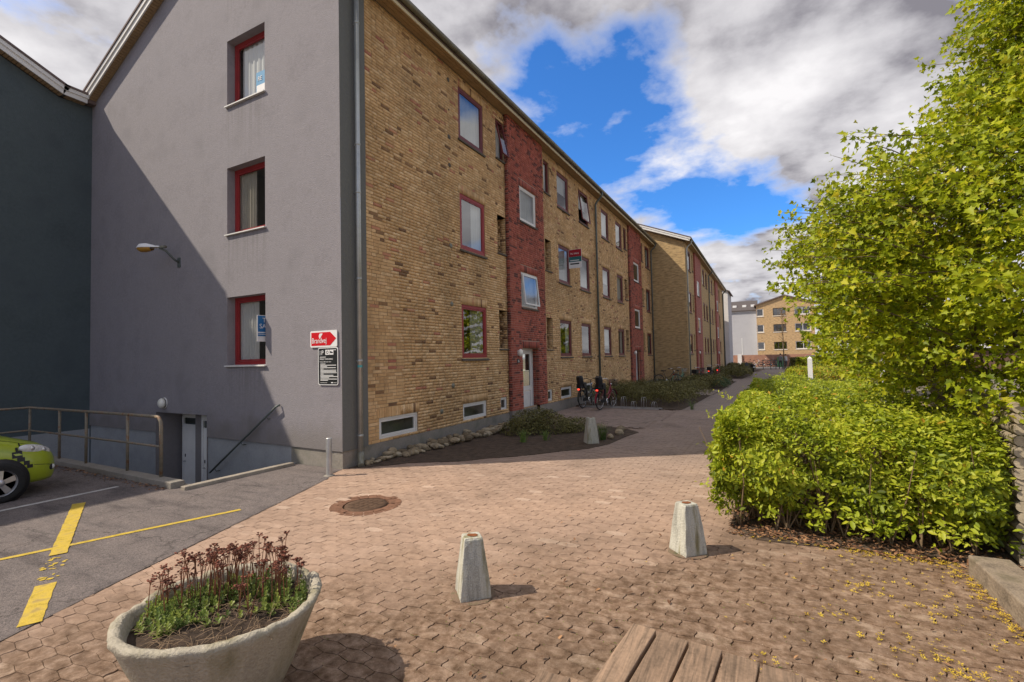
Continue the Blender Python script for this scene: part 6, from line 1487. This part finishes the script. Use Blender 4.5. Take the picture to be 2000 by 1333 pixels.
# moss in the joints near the bench
m_moss = mat('joint_moss', tint=[(0, (.08, .10, .02)), (1, (.20, .23, .05))], rough=.9, var=.2)
P = np.array([(r.uniform(3.9, 8.0), round(r.uniform(-4.2, -1.8)/PW)*PW+PW/2+r.gauss(0, .010), .002) for _ in range(900)])
scatter('joint_moss', LT, LF, P, frames(np.tile([0, 0, 1.], (len(P), 1))+unit(len(P))*.4, unit(len(P))), RNG.uniform(.006, .016, len(P)), RNG.random(len(P)), m_moss, kind='stuff', label='moss in the joints of the old paving', cat='moss')

# ================================================================== far street life
for x, y, lab in ((7.70, 9.9, 'white square post rising behind the clipped hedge'), (10.02, 14, 'further white square post half hidden by maple leaves')):
    e = empty('white_post', (x, y, 0), label=lab, cat='post', group='white posts behind the hedge'); MB().box((-.055, -.055, 0), (.055, .055, 1.7)).build('shaft', m_bwhite, e); MB().add([(-.055, -.055, 1.702), (.055, -.055, 1.702), (.055, .055, 1.702), (-.055, .055, 1.702), (0, 0, 1.76)], [(0, 1, 4), (1, 2, 4), (2, 3, 4), (3, 0, 4), (3, 2, 1, 0)]).build('cap', m_bwhite, e)
gt = empty('path_barrier', (6.05, 55, 0), label='dark steel barrier across the far end of the path', cat='barrier')
for x in (0, .75, 1.25, 2.0): MB().box((x-.04, -.03, 0), (x+.04, .03, .98)).build('post', m_zincd, gt)
MB().box((-.04, -.035, .985), (2.3, .035, 1.04)).build('top_rail', m_zincd, gt); MB().box((.8, -.02, .5), (2.0, .02, .54)).build('mid_rail', m_zincd, gt)
def person(x, y, rz, label, top_m, leg_m, hair_m, h=1.76, stride=.12):
    e = empty('person', (x, y, 0), rz, label, 'person'); s_ = h/1.76
    J = {'pel': (0, 0, .95), 'wa': (0, 0, 1.1), 'ch': (0, .01, 1.32), 'nk': (0, 0, 1.47), 'hd': (0, .02, 1.56), 'hd2': (0, .02, 1.68),
         'hL': (.09, 0, .9), 'kL': (.10, stride, .5), 'aL': (.10, stride*.5, .09), 'fL': (.10, stride*.5+.14, .04), 'hR': (-.09, 0, .9), 'kR': (-.10, -stride*.2, .5), 'aR': (-.10, -stride*1.4, .09), 'fR': (-.10, -stride*1.4+.14, .04),
         'sL': (.17, 0, 1.40), 'eL': (.24, -.04, 1.13), 'wL': (.24, .08, .90), 'sR': (-.17, 0, 1.40), 'eR': (-.24, -.04, 1.13), 'wR': (-.22, .10, .92)}
    R_ = dict(pel=.14, wa=.125, ch=.145, nk=.055, hd=.085, hd2=.075, hL=.095, kL=.06, aL=.042, fL=.04, hR=.095, kR=.06, aR=.042, fR=.04, sL=.065, eL=.047, wL=.033, sR=.065, eR=.047, wR=.033)
    E_ = [('pel', 'wa'), ('wa', 'ch'), ('ch', 'nk'), ('nk', 'hd'), ('hd', 'hd2'), ('pel', 'hL'), ('hL', 'kL'), ('kL', 'aL'), ('aL', 'fL'), ('pel', 'hR'), ('hR', 'kR'), ('kR', 'aR'), ('aR', 'fR'), ('ch', 'sL'), ('sL', 'eL'), ('eL', 'wL'), ('ch', 'sR'), ('sR', 'eR'), ('eR', 'wR')]
    keys = list(J); me = bpy.data.meshes.new('body'); me.from_pydata([tuple(c*s_ for c in J[k]) for k in keys], [(keys.index(a), keys.index(b)) for a, b in E_], [])
    me.materials.append(top_m); me.materials.append(leg_m); me.materials.append(mat('skin', (.50, .31, .22), .6, .05))
    o = link('body', me, e); sk = o.modifiers.new('skin', 'SKIN'); o.modifiers.new('sub', 'SUBSURF').levels = 1
    for k, v in zip(keys, me.skin_vertices[0].data if me.skin_vertices else []): v.radius = (R_[k]*s_, R_[k]*s_)
    if not me.skin_vertices:
        pass
    dg = bpy.context.evaluated_depsgraph_get(); ev = bpy.data.meshes.new_from_object(o.evaluated_get(dg)); o.modifiers.clear(); o.data = ev
    ev.materials.clear(); [ev.materials.append(m_) for m_ in (top_m, leg_m, mat('skin'))]
    for p in ev.polygons:
        z = p.center.z/s_; x_ = abs(p.center.x); p.use_smooth = True
        p.material_index = 2 if (z > 1.47 or (z < .97 and x_ > .19 and z > .8)) else (1 if z < .95 else 0)
    mb = MB(); mb.ellipsoid((0, -.005*s_, 1.67*s_), (.093*s_, .10*s_, .09*s_), 12, 8); mb.build('hair', hair_m, e)
    return e
m_gtop = mat('grey_jacket', (.24, .23, .23), .8, .1); m_dtr = mat('dark_trousers', (.05, .05, .055), .8, .1); m_hair = mat('dark_hair', (.025, .02, .017), .7, .2)
person(7.80, 56.3, 2.6, 'person in grey jacket and dark trousers walking at the path end', m_gtop, m_dtr, m_hair)
person(8.35, 57.6, -2.3, 'person in pale top standing behind the barrier by the dark car', mat('pale_top', (.5, .49, .47), .8, .1), m_dtr, m_hair, 1.7)
# dark estate car in the street
fc = empty('parked_car', (11.0, 61.5, 0), math.pi/2, label='dark blue-grey car parked in the street past the hedges', cat='car'); m_navy = mat('navy_paint', (.03, .045, .06), .3, .05, 2, spec=.5, coat=.7)
sec = [(2.2, .55, .3, .55), (2.1, .78, .24, .7), (1.5, .86, .22, .86), (.9, .88, .22, .92), (-1.6, .88, .22, .95), (-2.1, .84, .26, .92), (-2.2, .7, .34, .8)]
rings = [ringpts(w_, zb, zt, y) for y, w_, zb, zt in sec]; n = len(rings[0]); vs = [p for q in rings for p in q]
fs = [(i*n+k, i*n+(k+1) % n, (i+1)*n+(k+1) % n, (i+1)*n+k) for i in range(len(rings)-1) for k in range(n)]+[tuple(range(n))[::-1], tuple((len(rings)-1)*n+k for k in range(n))]
MB().add(vs, fs, 0, True).build('body', m_navy, fc)
cs = [(1.0, .8, 0), (.35, .68, .5), (-1.3, .66, .52), (-2.0, .74, 0)]; vs = [(u*w_, y, .93+v*h_) for y, w_, h_ in cs for u, v in shp]
MB().add(vs, [(i*10+k, i*10+k+1, (i+1)*10+k+1, (i+1)*10+k) for i in range(3) for k in range(9)], 0, True).build('glasshouse', m_cglass, fc)
MB().add([(x, y, z+.015) for x, y, z in vs[10:30]], [(k, k+1, 10+k+1, 10+k) for k in range(2, 7)], 0, True).build('roof_panel', m_navy, fc)
for sx in (1, -1):
    for wy in (1.35, -1.35):
        mb = MB(); mb.lathe([(.2, -.1), (.3, -.1), (.32, -.05), (.32, .05), (.3, .1), (.2, .1)], n=20, axis='x'); w_o = mb.build('wheel', m_tyre, fc, loc=(sx*.8, wy, .32)); MB().disc((sx*.08, 0, 0), .2, 'x', 16).build('rim', m_rim, w_o)
# scooter at the bed end
sc = empty('motor_scooter', (5.25, 45.2, 0), .5, label='black motor scooter parked beside the far bed', cat='scooter')
for yc in (0, 1.25):
    mb = MB(); torus(mb, (0, yc, .25), .19, .06, 20, 8); w_o = mb.build('wheel', m_tyre, sc); MB().lathe([(.001, .05), (.13, .04), (.14, 0)], (0, yc, .25), 14, axis='x').build('rim', m_rim, w_o)
mb = MB(); mb.ellipsoid((0, .1, .55), (.18, .42, .22), 14, 8); mb.box((-.14, .35, .28), (.14, .9, .36)); mb.add([(-.2, .95, .3), (.2, .95, .3), (.16, 1.12, .95), (-.16, 1.12, .95), (-.15, 1.0, .3), (.15, 1.0, .3), (.12, 1.16, .95), (-.12, 1.16, .95)], [(0, 1, 2, 3), (4, 7, 6, 5), (0, 4, 5, 1), (1, 5, 6, 2), (2, 6, 7, 3), (3, 7, 4, 0)]); mb.build('body', m_bblk, sc)
mb = MB(); mb.ellipsoid((0, .12, .78), (.15, .38, .07), 12, 6); mb.build('seat', m_black, sc); mb = MB(); mb.tube([(-.32, 1.0, 1.06), (0, 1.1, 1.02), (.32, 1.0, 1.06)], .018, 6); mb.tube([(0, 1.25, .25), (0, 1.12, 1.02)], .03, 6); mb.build('handlebar', m_black, sc)
for s_ in (-1, 1): mb = MB(); mb.tube([(s_*.22, 1.03, 1.05), (s_*.3, 1.0, 1.2)], .006, 4); mb.ellipsoid((s_*.32, 1.0, 1.24), (.06, .02, .045), 8, 5); mb.build('mirror', m_black, sc)
MB().box((-.1, -.34, .5), (.1, -.31, .6)).build('tail_light', m_bwhite, sc)
# bicycles far off along the wall across the street
for k, (x, fm) in enumerate(((4.6, m_bwh), (5.6, m_bblk), (6.4, m_bred), (7.15, m_bwh))):
    bicycle(x, 65.9, -1.45, fm, ('white bicycle at the left end of the red boundary wall', 'black bicycle against the middle of the red boundary wall', 'red bicycle against the far red boundary wall', 'white bicycle at the right end of the row at the far wall')[k], group='bicycles at the far wall')
MB().box((7.6, 65.6, 0), (8.3, 66.2, 1.25)).build('green_bin', mat('bin_green', (.10, .25, .10), .6, .1), label='green wheelie bin in front of the far wall', cat='bin')
